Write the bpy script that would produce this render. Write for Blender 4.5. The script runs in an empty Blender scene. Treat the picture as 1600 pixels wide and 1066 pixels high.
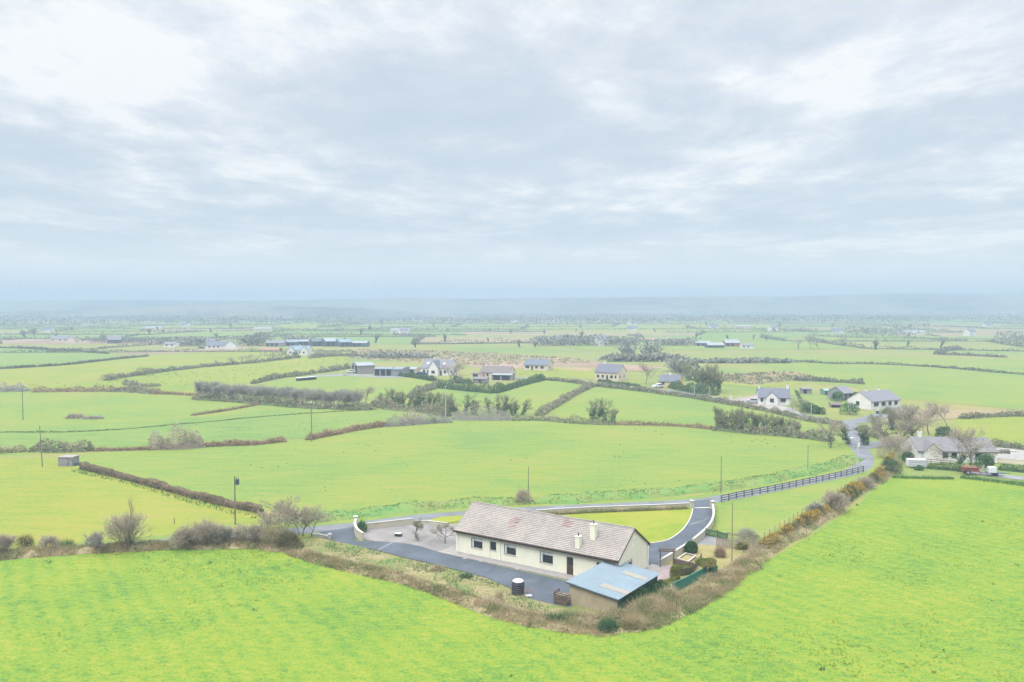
import bpy, math, random
import numpy as np
from mathutils import Vector, Matrix
R = math.radians
scene = bpy.context.scene
C = scene.collection
RNG = np.random.default_rng(11)
random.seed(5)

# ------------------------------------------------------------------ camera
F, YH, H, CX, CY = 1296.3, 477.4, 30.0, 800.0, 533.0
PITCH = math.atan((CY - YH) / F)
cam = bpy.data.cameras.new('camera')
cam.sensor_fit = 'HORIZONTAL'; cam.sensor_width = 36.0; cam.lens = 36.0 * F / 1600.0
cam.clip_start = 0.5; cam.clip_end = 40000
camo = bpy.data.objects.new('camera', cam); C.objects.link(camo)
camo.location = (0, 0, H); camo.rotation_euler = (R(90) - PITCH, 0, 0)
scene.camera = camo

def ray(px, py):
    a, b = (px - CX) / F, (CY - py) / F
    return Vector((a, math.cos(PITCH) + b * math.sin(PITCH), -math.sin(PITCH) + b * math.cos(PITCH)))
def G(px, py, z=0.0):
    "ground point (metres) of a surveyed spot of the photograph"
    d = ray(px, py); t = (z - H) / d.z
    return (d.x * t, d.y * t)
def GL(*pts):
    return [G(*p) for p in pts]

# ------------------------------------------------------------------ nodes / materials
def new_mat(name):
    m = bpy.data.materials.new(name); m.use_nodes = True
    nt = m.node_tree; nt.nodes.clear()
    out = nt.nodes.new('ShaderNodeOutputMaterial')
    return m, nt, out
def nd(nt, t, **kw):
    n = nt.nodes.new(t)
    for k, v in kw.items():
        if k.startswith('i_'):
            n.inputs[k[2:].replace('_', ' ')].default_value = v
        else: setattr(n, k, v)
    return n
def noise(nt, vec, scale, detail=4, rough=.55, dist=0.0):
    n = nd(nt, 'ShaderNodeTexNoise'); n.inputs['Scale'].default_value = scale
    n.inputs['Detail'].default_value = detail; n.inputs['Roughness'].default_value = rough
    n.inputs['Distortion'].default_value = dist
    if vec is not None: nt.links.new(vec, n.inputs['Vector'])
    return n.outputs['Fac']
def math_n(nt, op, a, b=None, c=None, clamp=False):
    n = nd(nt, 'ShaderNodeMath', operation=op); n.use_clamp = clamp
    for i, x in enumerate((a, b, c)):
        if x is None: continue
        if isinstance(x, (int, float)): n.inputs[i].default_value = x
        else: nt.links.new(x, n.inputs[i])
    return n.outputs[0]
def ramp(nt, fac, stops, interp='LINEAR'):
    n = nd(nt, 'ShaderNodeValToRGB'); cr = n.color_ramp; cr.interpolation = interp
    while len(cr.elements) < len(stops): cr.elements.new(0.5)
    for e, (p, c) in zip(cr.elements, stops):
        e.position = p; e.color = (c[0], c[1], c[2], 1)
    nt.links.new(fac, n.inputs['Fac']); return n.outputs['Color']
def position(nt, scale=(1, 1, 1), rot=0.0):
    g = nd(nt, 'ShaderNodeNewGeometry')
    if scale == (1, 1, 1) and rot == 0: return g.outputs['Position']
    m = nd(nt, 'ShaderNodeMapping'); m.inputs['Scale'].default_value = scale
    m.inputs['Rotation'].default_value = (0, 0, rot)
    nt.links.new(g.outputs['Position'], m.inputs['Vector']); return m.outputs['Vector']
def bump(nt, h, strength, dist, bsdf):
    b = nd(nt, 'ShaderNodeBump'); b.inputs['Strength'].default_value = strength
    b.inputs['Distance'].default_value = dist
    nt.links.new(h, b.inputs['Height']); nt.links.new(b.outputs['Normal'], bsdf.inputs['Normal'])

def plain(name, col, rough=.8, var=.12, scale=2.0, bmp=0.0, metallic=0.0, spec=.3, fine=12.0, st=(1, 1, 1)):
    m, nt, out = new_mat(name)
    p = nd(nt, 'ShaderNodeBsdfPrincipled')
    p.inputs['Roughness'].default_value = rough; p.inputs['Metallic'].default_value = metallic
    p.inputs['Specular IOR Level'].default_value = spec
    v = position(nt, st)
    f = math_n(nt, 'ADD', math_n(nt, 'MULTIPLY', noise(nt, v, scale, 5, .6), .6), math_n(nt, 'MULTIPLY', noise(nt, v, scale * fine, 3), .4))
    lo = [c * (1 - var * 1.6) for c in col]; hi = [min(1, c * (1 + var * 1.3)) for c in col]
    nt.links.new(ramp(nt, f, [(.3, lo), (.7, hi)]), p.inputs['Base Color'])
    if bmp: bump(nt, noise(nt, v, scale * fine, 4), bmp, .02, p)
    nt.links.new(p.outputs[0], out.inputs[0]); return m

def grass_mat(name, stops, s1=.1, s2=.55, s3=4.0, stretch=(.6, 1.5, 1), rot=0.3, bmp=.5, w=(.42, .38, .3), ridge=0.0, ramp_=.09, rdist=.25):
    m, nt, out = new_mat(name)
    p = nd(nt, 'ShaderNodeBsdfPrincipled'); p.inputs['Roughness'].default_value = .9
    p.inputs['Specular IOR Level'].default_value = .12
    v = position(nt); vs = position(nt, stretch, rot)
    a = noise(nt, v, s1, 3, .5, .4); b = noise(nt, vs, s2, 5, .6, .6); c = noise(nt, v, s3, 4, .7)
    s = math_n(nt, 'ADD', math_n(nt, 'ADD', math_n(nt, 'MULTIPLY', a, w[0]), math_n(nt, 'MULTIPLY', b, w[1])), math_n(nt, 'MULTIPLY', c, w[2]))
    if ridge:
        g = nd(nt, 'ShaderNodeTexWave'); g.inputs['Scale'].default_value = ridge
        g.inputs['Distortion'].default_value = rdist; g.inputs['Detail'].default_value = 2
        nt.links.new(position(nt, (1, 1, 1), -.588), g.inputs['Vector'])
        s = math_n(nt, 'ADD', s, math_n(nt, 'MULTIPLY', math_n(nt, 'SUBTRACT', g.outputs['Fac'], .5), ramp_))
    nt.links.new(ramp(nt, s, stops), p.inputs['Base Color'])
    if bmp: bump(nt, math_n(nt, 'ADD', c, math_n(nt, 'MULTIPLY', b, 1.5)), bmp, .08, p)
    nt.links.new(p.outputs[0], out.inputs[0]); return m

def foliage_mat(name, stops, transl=.25, nscale=.6, wr=.55):
    m, nt, out = new_mat(name)
    at = nd(nt, 'ShaderNodeAttribute', attribute_name='rnd')
    oi = nd(nt, 'ShaderNodeObjectInfo')
    n = noise(nt, position(nt), nscale, 3)
    s = math_n(nt, 'ADD', math_n(nt, 'MULTIPLY', at.outputs['Fac'], wr), math_n(nt, 'MULTIPLY', n, 1 - wr))
    s = math_n(nt, 'ADD', s, math_n(nt, 'MULTIPLY', math_n(nt, 'SUBTRACT', oi.outputs['Random'], .5), .14))
    col = ramp(nt, s, stops)
    d = nd(nt, 'ShaderNodeBsdfDiffuse'); t = nd(nt, 'ShaderNodeBsdfTranslucent'); mx = nd(nt, 'ShaderNodeMixShader')
    mx.inputs[0].default_value = transl
    nt.links.new(col, d.inputs[0]); nt.links.new(col, t.inputs[0])
    nt.links.new(d.outputs[0], mx.inputs[1]); nt.links.new(t.outputs[0], mx.inputs[2])
    nt.links.new(mx.outputs[0], out.inputs[0]); return m

GR = lambda d, g, y, s: [(.41, d), (.48, g), (.54, y), (.63, s)]
M = {}
M['near'] = grass_mat('near pasture', [(.40, (.044, .100, .020)), (.47, (.080, .142, .018)), (.53, (.114, .154, .017)), (.62, (.158, .164, .026))], s1=.09, s2=1.5, s3=4.2, stretch=(.55, 1.3, 1), w=(.20, .30, .50), ridge=.16, ramp_=.03, rdist=3.0)
M['mid'] = grass_mat('pasture', GR((0.072, 0.124, 0.033), (0.097, 0.143, 0.031), (0.118, 0.148, 0.029), (0.150, 0.143, 0.041)), s1=.03, s2=.3, s3=1.3, stretch=(.4, 1.6, 1), w=(.27, .33, .42))
M['midy'] = grass_mat('yellowish pasture', GR((0.083, 0.126, 0.024), (0.113, 0.145, 0.023), (0.137, 0.150, 0.023), (0.166, 0.143, 0.039)), s1=.03, s2=.3, s3=1.3, stretch=(.4, 1.6, 1), w=(.27, .33, .42))
M['midg'] = grass_mat('fresh pasture', GR((0.061, 0.116, 0.034), (0.084, 0.136, 0.034), (0.106, 0.145, 0.033), (0.133, 0.143, 0.041)), s1=.025, s2=.22, s3=1.2, stretch=(.4, 1.6, 1), w=(.27, .33, .42))
M['ground'] = grass_mat('grassland', GR((0.062, 0.112, 0.033), (0.095, 0.135, 0.035), (0.118, 0.139, 0.035), (0.158, 0.137, 0.049)), s1=.01, s2=.08, s3=.9)
M['lawn'] = grass_mat('lawn', [(.40, (.078, .125, .016)), (.48, (.115, .154, .014)), (.58, (.152, .16, .022))], s1=.12, s2=.8, s3=6, bmp=.2, ridge=.62)
M['rough'] = grass_mat('rough grass', [(.38, (.05, .10, .03)), (.46, (.075, .118, .032)), (.54, (.125, .12, .05)), (.64, (.19, .155, .085))], s1=.25, s2=1.2, s3=6, bmp=.9)
M['dry'] = grass_mat('dead grass', [(.40, (.07, .10, .032)), (.47, (.12, .115, .055)), (.54, (.175, .145, .08)), (.64, (.23, .19, .115))], s1=.35, s2=1.6, s3=7, bmp=.9)
M['verge'] = grass_mat('lush verge', [(.40, (.045, .12, .038)), (.47, (.072, .145, .042)), (.55, (.10, .155, .042)), (.66, (.12, .125, .045))], s1=.2, s2=1.2, s3=5, bmp=.8)
M['bog'] = grass_mat('bog', [(.40, (.065, .08, .045)), (.47, (.12, .115, .055)), (.55, (.16, .13, .07)), (.66, (.2, .145, .085))], s1=.03, s2=.16, s3=1.2)
M['bogred'] = grass_mat('reddish bog', [(.40, (.085, .07, .05)), (.48, (.15, .10, .07)), (.56, (.19, .13, .095)), (.66, (.21, .16, .105))], s1=.03, s2=.16, s3=1.2)
M['garden'] = grass_mat('yellow garden grass', [(.40, (.085, .10, .028)), (.48, (.135, .13, .045)), (.58, (.18, .15, .07))], s1=.4, s2=1.4, s3=7)

def asphalt_mat(name, col):
    m, nt, out = new_mat(name)
    p = nd(nt, 'ShaderNodeBsdfPrincipled'); p.inputs['Roughness'].default_value = .8; p.inputs['Specular IOR Level'].default_value = .25
    v = position(nt)
    s = math_n(nt, 'ADD', math_n(nt, 'MULTIPLY', noise(nt, v, .35, 4, .6, .5), .55), math_n(nt, 'MULTIPLY', noise(nt, v, 14, 3), .45))
    nt.links.new(ramp(nt, s, [(.3, [c * .6 for c in col]), (.5, col), (.7, [c * 1.5 for c in col])]), p.inputs['Base Color'])
    bump(nt, noise(nt, v, 30, 2), .3, .01, p)
    nt.links.new(p.outputs[0], out.inputs[0]); return m
M['asphalt'] = asphalt_mat('asphalt', (.044, .052, .066))
M['road'] = asphalt_mat('road surface', (.095, .10, .112))
M['gravel'] = asphalt_mat('pink gravel', (.128, .118, .114))
M['greygravel'] = asphalt_mat('grey gravel', (.125, .125, .13))
M['paving'] = plain('pink paving', (.19, .145, .145), .85, .15, 1.5)
M['concrete'] = plain('concrete', (.185, .17, .165), .85, .14, 1.2, .2)
M['render'] = plain('cream render', (.475, .468, .38), .85, .075, 1.3, .12, fine=14, st=(1, 1, .22))
M['rendery'] = plain('yellow render', (.42, .34, .16), .85, .05, .6)
M['renderw'] = plain('white render', (.47, .46, .44), .85, .09, 1.0)
M['renderp'] = plain('pale peach render', (.43, .37, .30), .85, .09, 1.0)
M['rendert'] = plain('shed render', (.24, .2, .135), .9, .16, .9, .2)
M['stone'] = plain('grey blockwork', (.17, .17, .175), .9, .3, 1.6, .4)
M['kerb'] = plain('white kerb', (.275, .27, .25), .8, .08, 2)
M['wallcream'] = plain('cream wall', (.30, .28, .215), .85, .12, 1.2, .1)
M['pvc'] = plain('white plastic', (.62, .62, .6), .5, .03, 2)
M['fascia'] = plain('brown fascia', (.045, .026, .022), .5, .15, 3)
M['darkwood'] = plain('dark stained wood', (.06, .062, .064), .7, .3, 4)
M['brownwood'] = plain('brown wood', (.085, .058, .045), .8, .25, 4)
M['palewood'] = plain('weathered wood', (.2, .165, .12), .85, .25, 4)
M['pole'] = plain('pole timber', (.13, .12, .10), .85, .25, 3)
M['polelight'] = plain('pale pole', (.3, .31, .3), .7, .15, 3)
M['metal'] = plain('galvanised steel', (.34, .36, .38), .45, .1, 2, metallic=.6)
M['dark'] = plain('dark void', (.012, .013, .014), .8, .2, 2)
M['frame'] = plain('dark brown window frame', (.03, .024, .022), .5, .1, 3)
M['glass'] = plain('window glass', (.014, .02, .022), .07, .2, .8, spec=.6)
M['net'] = plain('net curtain', (.38, .4, .4), .9, .1, 6)
M['door'] = plain('brown door', (.05, .03, .022), .5, .2, 3)
M['tank'] = plain('black plastic', (.018, .02, .026), .45, .15, 2)
M['tanktop'] = plain('white lid plastic', (.36, .38, .41), .5, .06, 2)
M['black'] = plain('black rubber', (.015, .015, .016), .8, .2, 5)
M['red'] = plain('red paint', (.2, .05, .045), .6, .3, 1.5)
M['rust'] = plain('rusty orange', (.24, .125, .09), .8, .3, 2)
M['white'] = plain('white paint', (.42, .44, .46), .45, .06, 2)
M['silver'] = plain('silver paint', (.32, .34, .36), .35, .06, 2, metallic=.3)
M['darkcar'] = plain('dark blue paint', (.03, .04, .07), .35, .1, 2)
M['mesh'] = plain('green windbreak', (.018, .105, .07), .8, .2, 2.5, .2)
M['meshd'] = plain('dark green sheeting', (.018, .06, .036), .7, .3, 1.6, .2)
M['greensheet'] = plain('dull green sheet', (.12, .2, .16), .6, .1, 1)
M['orangeroof'] = plain('red oxide roof', (.2, .095, .072), .7, .15, .4)
M['lilac'] = plain('pale lilac roof', (.115, .112, .13), .8, .12, 1.2)
M['slate'] = plain('slate', (.078, .082, .105), .7, .15, 1.2)
M['slateb'] = plain('blue slate', (.07, .085, .11), .65, .12, .8)
M['slatebrown'] = plain('brown slate', (.10, .083, .08), .75, .14, 1.2)
M['slateg'] = plain('grey roof', (.105, .10, .105), .8, .12, 1.2)
M['tin'] = plain('pale tin roof', (.15, .165, .185), .5, .06, .3)
M['tinb'] = plain('blue tin roof', (.105, .142, .170), .6, .1, .4)
M['tindark'] = plain('dark cladding', (.045, .065, .085), .6, .15, .4)
M['sky light'] = plain('translucent sheet', (.17, .16, .14), .7, .12, 1.2)
M['soil'] = plain('bare earth', (.12, .085, .06), .95, .25, 1.5, .4)

def tile_mat(name, c1, c2, mortar):
    m, nt, out = new_mat(name)
    p = nd(nt, 'ShaderNodeBsdfPrincipled'); p.inputs['Roughness'].default_value = .85; p.inputs['Specular IOR Level'].default_value = .2
    tc = nd(nt, 'ShaderNodeTexCoord')
    b = nd(nt, 'ShaderNodeTexBrick'); b.inputs['Scale'].default_value = 1; b.inputs['Mortar Size'].default_value = .012
    b.inputs['Brick Width'].default_value = .38; b.inputs['Row Height'].default_value = .2467; b.offset = .5
    b.inputs['Color1'].default_value = (*c1, 1); b.inputs['Color2'].default_value = (*c2, 1); b.inputs['Mortar'].default_value = (*mortar, 1)
    nt.links.new(tc.outputs['UV'], b.inputs['Vector'])
    v = position(nt)
    n = ramp(nt, math_n(nt, 'ADD', math_n(nt, 'MULTIPLY', noise(nt, v, .5, 4, .6), .6), math_n(nt, 'MULTIPLY', noise(nt, v, 6, 3), .4)), [(.3, (.74, .76, .76)), (.5, (1, 1, 1)), (.7, (1.22, 1.2, 1.16))])
    mx = nd(nt, 'ShaderNodeMix', data_type='RGBA', blend_type='MULTIPLY'); mx.inputs['Factor'].default_value = 1
    nt.links.new(b.outputs['Color'], mx.inputs['A']); nt.links.new(n, mx.inputs['B'])
    nt.links.new(mx.outputs['Result'], p.inputs['Base Color'])
    nt.links.new(p.outputs[0], out.inputs[0]); return m
M['tiles'] = tile_mat('concrete roof tiles', (.208, .186, .174), (.178, .159, .148), (.11, .095, .088))
M['redtiles'] = tile_mat('new red tiles', (.175, .078, .075), (.15, .066, .064), (.08, .05, .05))

M['bramble'] = foliage_mat('bramble', [(.25, (.10, .135, .05)), (.42, (.205, .18, .10)), (.58, (.32, .26, .17)), (.75, (.42, .35, .245))])
M['hedgebrown'] = foliage_mat('brown clipped hedge', [(.25, (.085, .085, .05)), (.42, (.16, .125, .085)), (.6, (.24, .18, .13)), (.8, (.29, .23, .17))])
M['drygrass'] = foliage_mat('dry grass blades', [(.2, (.09, .13, .04)), (.38, (.2, .18, .085)), (.55, (.33, .26, .155)), (.8, (.44, .36, .24))], .5)
M['reed'] = foliage_mat('tan reed', [(.25, (.14, .11, .07)), (.5, (.25, .175, .115)), (.8, (.32, .24, .17))], .3)
M['twig'] = foliage_mat('bare twigs', [(.25, (.21, .18, .135)), (.5, (.31, .265, .205)), (.8, (.40, .345, .275))], .4)
M['twiggrey'] = foliage_mat('grey willow twigs', [(.2, (.17, .17, .14)), (.5, (.26, .25, .215)), (.8, (.34, .32, .285))], .4)
M['twiggreen'] = foliage_mat('budding twigs', [(.25, (.12, .14, .075)), (.5, (.19, .20, .115)), (.8, (.26, .245, .16))], .3)
M['bark'] = plain('bark', (.12, .10, .085), .9, .25, 3)
M['ivy'] = foliage_mat('ivy leaves', [(.25, (.03, .07, .036)), (.5, (.055, .11, .052)), (.8, (.09, .145, .065))])
M['ever'] = foliage_mat('evergreen leaves', [(.25, (.02, .05, .018)), (.5, (.035, .08, .026)), (.8, (.06, .11, .035))])
M['laurel'] = foliage_mat('laurel leaves', [(.25, (.03, .085, .028)), (.5, (.05, .125, .04)), (.8, (.085, .155, .05))])
M['vari'] = foliage_mat('variegated leaves', [(.3, (.03, .075, .02)), (.45, (.10, .12, .03)), (.62, (.2, .18, .06)), (.8, (.25, .21, .09))])
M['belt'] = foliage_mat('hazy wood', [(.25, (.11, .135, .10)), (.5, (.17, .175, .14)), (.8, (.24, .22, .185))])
M['box'] = foliage_mat('clipped box leaves', [(.25, (.05, .075, .016)), (.5, (.10, .12, .026)), (.8, (.16, .155, .045))])
M['gorse'] = foliage_mat('gorse stems', [(.25, (.035, .055, .02)), (.5, (.085, .08, .035)), (.8, (.15, .115, .06))])
M['flower'] = foliage_mat('gorse blossom', [(.25, (.24, .155, .03)), (.5, (.32, .225, .04)), (.8, (.36, .27, .08))])
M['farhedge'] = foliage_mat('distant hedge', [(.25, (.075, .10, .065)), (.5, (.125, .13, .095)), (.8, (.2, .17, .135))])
M['midhedge'] = foliage_mat('field hedge', [(.25, (.105, .135, .065)), (.5, (.18, .18, .115)), (.8, (.275, .24, .18))])
M['greenhedge'] = foliage_mat('green hedge', [(.25, (.04, .085, .038)), (.5, (.07, .12, .048)), (.8, (.13, .15, .065))])
M['blades'] = foliage_mat('grass blades', [(.25, (.065, .13, .022)), (.5, (.10, .165, .022)), (.7, (.14, .18, .022)), (.85, (.17, .18, .03))], .35, nscale=.12, wr=.4)
M['lush'] = foliage_mat('lush grass blades', [(.2, (.07, .15, .045)), (.5, (.10, .18, .05)), (.8, (.15, .2, .06))], .5)
M['rush'] = foliage_mat('rush tufts', [(.25, (.035, .07, .03)), (.5, (.06, .095, .035)), (.8, (.12, .115, .05))])

# ------------------------------------------------------------------ mesh helpers
class MB:
    def __init__(s): s.v = []; s.f = []; s.uv = None
    def add(s, vs, fs):
        n = len(s.v); s.v += [tuple(v) for v in vs]; s.f += [tuple(i + n for i in f) for f in fs]
    def quad(s, a, b, c, d): s.add([a, b, c, d], [(0, 1, 2, 3)])
    def poly(s, pts): s.add(pts, [tuple(range(len(pts)))])
    def box(s, x0, x1, y0, y1, z0, z1, m=None):
        vs = [(x, y, z) for z in (z0, z1) for y in (y0, y1) for x in (x0, x1)]
        if m is not None: vs = [tuple(m @ Vector(v)) for v in vs]
        s.add(vs, [(0, 2, 3, 1), (4, 5, 7, 6), (0, 1, 5, 4), (2, 6, 7, 3), (0, 4, 6, 2), (1, 3, 7, 5)])
    def cbox(s, x0, x1, y0, y1, z0, z1, b=.03):
        "box with chamfered vertical and top edges"
        o = [(x0 + b, y0), (x1 - b, y0), (x1, y0 + b), (x1, y1 - b), (x1 - b, y1), (x0 + b, y1), (x0, y1 - b), (x0, y0 + b)]
        i = [(min(max(x, x0 + b), x1 - b), min(max(y, y0 + b), y1 - b)) for x, y in o]
        s.prismring([(o, z0), (o, z1 - b), (i, z1)])
    def prismring(s, rings, cap=True):
        vs = []; fs = []; n = len(rings[0][0])
        for pts, z in rings: vs += [(p[0], p[1], z) for p in pts]
        for k in range(len(rings) - 1):
            for j in range(n):
                a, b = k * n + j, k * n + (j + 1) % n
                fs.append((a, b, b + n, a + n))
        if cap:
            fs.append(tuple(range(n - 1, -1, -1))); fs.append(tuple(range((len(rings) - 1) * n, len(rings) * n)))
        s.add(vs, fs)
    def tube(s, pts, radii, sides=6, cap=True):
        pts = [Vector(p) for p in pts]; vs = []; fs = []
        if isinstance(radii, (int, float)): radii = [radii] * len(pts)
        for i, p in enumerate(pts):
            d = (pts[min(i + 1, len(pts) - 1)] - pts[max(i - 1, 0)])
            d = d.normalized() if d.length > 1e-9 else Vector((0, 0, 1))
            u = d.cross(Vector((0, 0, 1)) if abs(d.z) < .9 else Vector((1, 0, 0))).normalized(); w = d.cross(u)
            for k in range(sides):
                a = 2 * math.pi * k / sides
                vs.append(p + (u * math.cos(a) + w * math.sin(a)) * radii[i])
        for i in range(len(pts) - 1):
            for k in range(sides):
                a, b = i * sides + k, i * sides + (k + 1) % sides
                fs.append((a, a + sides, b + sides, b))
        if cap:
            fs.append(tuple(range(sides))); fs.append(tuple(range((len(pts) - 1) * sides + sides - 1, (len(pts) - 1) * sides - 1, -1)))
        s.add(vs, fs)
    def lathe(s, prof, n=20):
        s.prismring([([(r * math.cos(2 * math.pi * k / n), r * math.sin(2 * math.pi * k / n)) for k in range(n)], z) for r, z in prof])
    def build(s, name, mat, parent=None, loc=None, smooth=False):
        me = bpy.data.meshes.new(name); me.from_pydata([tuple(v) for v in s.v], [], s.f)
        me.materials.append(mat)
        if s.uv is not None:
            l = me.uv_layers.new(name='UVMap')
            l.data.foreach_set('uv', np.array(s.uv, np.float32).ravel())
        if smooth: me.polygons.foreach_set('use_smooth', [True] * len(me.polygons))
        me.update()
        return link(name, me, parent, loc)
def link(name, me, parent=None, loc=None):
    o = bpy.data.objects.new(name, me); C.objects.link(o)
    if parent is not None: o.parent = parent
    if loc is not None: o.location = loc
    return o
def mesh_np(name, V, faces_k, mat, rnd=None, smooth=False):
    "V (N,3); faces_k = index array (M,k)"
    me = bpy.data.meshes.new(name)
    V = np.asarray(V, np.float32); f = np.asarray(faces_k, np.int32); m, k = f.shape
    me.vertices.add(len(V)); me.vertices.foreach_set('co', V.ravel())
    me.loops.add(m * k); me.loops.foreach_set('vertex_index', f.ravel())
    me.polygons.add(m); me.polygons.foreach_set('loop_start', np.arange(0, m * k, k, dtype=np.int32))
    if smooth: me.polygons.foreach_set('use_smooth', np.ones(m, bool))
    me.update(calc_edges=True)
    if rnd is not None:
        a = me.attributes.new('rnd', 'FLOAT', 'FACE'); a.data.foreach_set('value', np.asarray(rnd, np.float32))
    me.materials.append(mat); return me
def tag(o, label=None, cat=None, group=None, kind=None):
    if label: o['label'] = label
    if cat: o['category'] = cat
    if group: o['group'] = group
    if kind: o['kind'] = kind
    return o
def thing(name, label, cat, loc=(0, 0, 0), rz=0.0, group=None):
    o = bpy.data.objects.new(name, None); C.objects.link(o)
    o.location = loc; o.rotation_euler = (0, 0, rz); o.empty_display_size = .5
    return tag(o, label, cat, group)
def copy_thing(src, loc, rz, label, group=None, scale=None):
    r = src.copy(); C.objects.link(r); r.location = loc; r.rotation_euler = (0, 0, rz)
    if scale: r.scale = scale
    r['label'] = label
    if group: r['group'] = group
    for ch in list(src.children):
        c = ch.copy(); C.objects.link(c); c.parent = r
        for g in list(ch.children):
            d = g.copy(); C.objects.link(d); d.parent = c
    return r
def arc(pts, step):
    "resample a 2D polyline"
    P = np.array(pts, float); d = np.hypot(*np.diff(P, axis=0).T); s = np.r_[0, np.cumsum(d)]
    n = max(2, int(round(s[-1] / step)) + 1); t = np.linspace(0, s[-1], n)
    return np.c_[np.interp(t, s, P[:, 0]), np.interp(t, s, P[:, 1])], s[-1]
def smooth_line(pts, n=8):
    "Catmull-Rom through the points"
    P = [np.array(p, float) for p in pts]; P = [2 * P[0] - P[1]] + P + [2 * P[-1] - P[-2]]; out = []
    for i in range(1, len(P) - 2):
        for k in range(n):
            t = k / n
            out.append(.5 * ((2 * P[i]) + (-P[i - 1] + P[i + 1]) * t + (2 * P[i - 1] - 5 * P[i] + 4 * P[i + 1] - P[i + 2]) * t * t + (-P[i - 1] + 3 * P[i] - 3 * P[i + 1] + P[i + 2]) * t ** 3))
    out.append(P[-2]); return [tuple(p) for p in out]
def normals(P):
    d = np.gradient(P, axis=0); d /= np.maximum(np.hypot(d[:, 0], d[:, 1]), 1e-9)[:, None]
    return np.c_[-d[:, 1], d[:, 0]]
def strip(mb, pts, w, z0, z1):
    "a wall-like solid along a polyline"
    P = np.array(pts, float); N = normals(P); n = len(P)
    a, b = P + N * w / 2, P - N * w / 2
    vs = [(*p, z0) for p in a] + [(*p, z0) for p in b] + [(*p, z1) for p in a] + [(*p, z1) for p in b]; fs = []
    for i in range(n - 1):
        fs += [(i, i + 1, 2 * n + i + 1, 2 * n + i), (n + i + 1, n + i, 3 * n + i, 3 * n + i + 1), (2 * n + i, 2 * n + i + 1, 3 * n + i + 1, 3 * n + i), (i + 1, i, n + i, n + i + 1)]
    fs += [(0, 2 * n, 3 * n, n), (n - 1, 2 * n - 1, 4 * n - 1, 3 * n - 1)]
    mb.add(vs, fs)
def sheet(name, pts, z, mat, kind='structure'):
    mb = MB(); mb.poly([(x, y, z) for x, y in pts])
    return tag(mb.build(name, mat), kind=kind)
def vnoise1(s, step, seed):
    r = np.random.default_rng(seed).random(4000); i = np.asarray(s) / step + 7
    k = np.floor(i).astype(int); t = i - k; t = t * t * (3 - 2 * t)
    return r[k % 4000] * (1 - t) + r[(k + 1) % 4000] * t
def vnoise2(x, y, step, seed):
    T = np.random.default_rng(seed).random((256, 256)); i = x / step + 300; j = y / step + 300
    a = np.floor(i).astype(int); b = np.floor(j).astype(int); u = i - a; v = j - b
    u = u * u * (3 - 2 * u); v = v * v * (3 - 2 * v)
    g = lambda p, q: T[p % 256, q % 256]
    return (g(a, b) * (1 - u) + g(a + 1, b) * u) * (1 - v) + (g(a, b + 1) * (1 - u) + g(a + 1, b + 1) * u) * v
def inside(x, y, poly):
    P = np.array(poly); r = np.zeros(x.shape, bool); n = len(P)
    for i in range(n):
        (x1, y1), (x2, y2) = P[i], P[(i + 1) % n]
        c = (y1 > y) != (y2 > y)
        with np.errstate(divide='ignore', invalid='ignore'):
            r ^= c & (x < (x2 - x1) * (y - y1) / (y2 - y1 + 1e-12) + x1)
    return r
def edge_dist(x, y, poly):
    P = np.array(poly); d = np.full(x.shape, 1e9); n = len(P)
    for i in range(n):
        a, b = P[i], P[(i + 1) % n]; ab = b - a
        t = np.clip(((x - a[0]) * ab[0] + (y - a[1]) * ab[1]) / (ab @ ab + 1e-9), 0, 1)
        d = np.minimum(d, np.hypot(x - a[0] - t * ab[0], y - a[1] - t * ab[1]))
    return d

# scattered foliage ------------------------------------------------
def unit(v): return v / np.maximum(np.linalg.norm(v, axis=1), 1e-9)[:, None]
def leaf_quads(P, size, rng, aspect=.6, flat=0.0):
    n = len(P); nr = unit(rng.normal(size=(n, 3)) + np.array([0, 0, flat])); t = unit(np.cross(nr, rng.normal(size=(n, 3)))); b = np.cross(nr, t)
    s = (size * (.6 + .8 * rng.random(n)))[:, None] / 2
    V = np.stack([P + t * s, P + b * s * aspect, P - t * s, P - b * s * aspect], 1).reshape(-1, 3)
    return V, np.arange(4 * n).reshape(n, 4)
def twig_tris(P, length, width, rng, bias=(0, 0, 1), spread=.6, outward=None):
    n = len(P); d = np.array(bias) + spread * rng.normal(size=(n, 3))
    if outward is not None: d = d + outward
    d = unit(d); s = unit(np.cross(d, rng.normal(size=(n, 3)))); L = (length * (.5 + rng.random(n)))[:, None]; w = width / 2
    V = np.stack([P - s * w, P + s * w, P + d * L], 1).reshape(-1, 3)
    return V, np.arange(3 * n).reshape(n, 3)
def join_tris(parts):
    "quads are split to triangles so that all go in one array"
    Vs, Fs, Rs, n = [], [], [], 0
    for V, Fi, r in parts:
        if Fi.shape[1] == 4:
            Fi = np.concatenate([Fi[:, [0, 1, 2]], Fi[:, [0, 2, 3]]]); r = np.concatenate([r, r])
        Vs.append(V); Fs.append(Fi + n); Rs.append(r); n += len(V)
    return np.concatenate(Vs), np.concatenate(Fs), np.concatenate(Rs)

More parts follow.
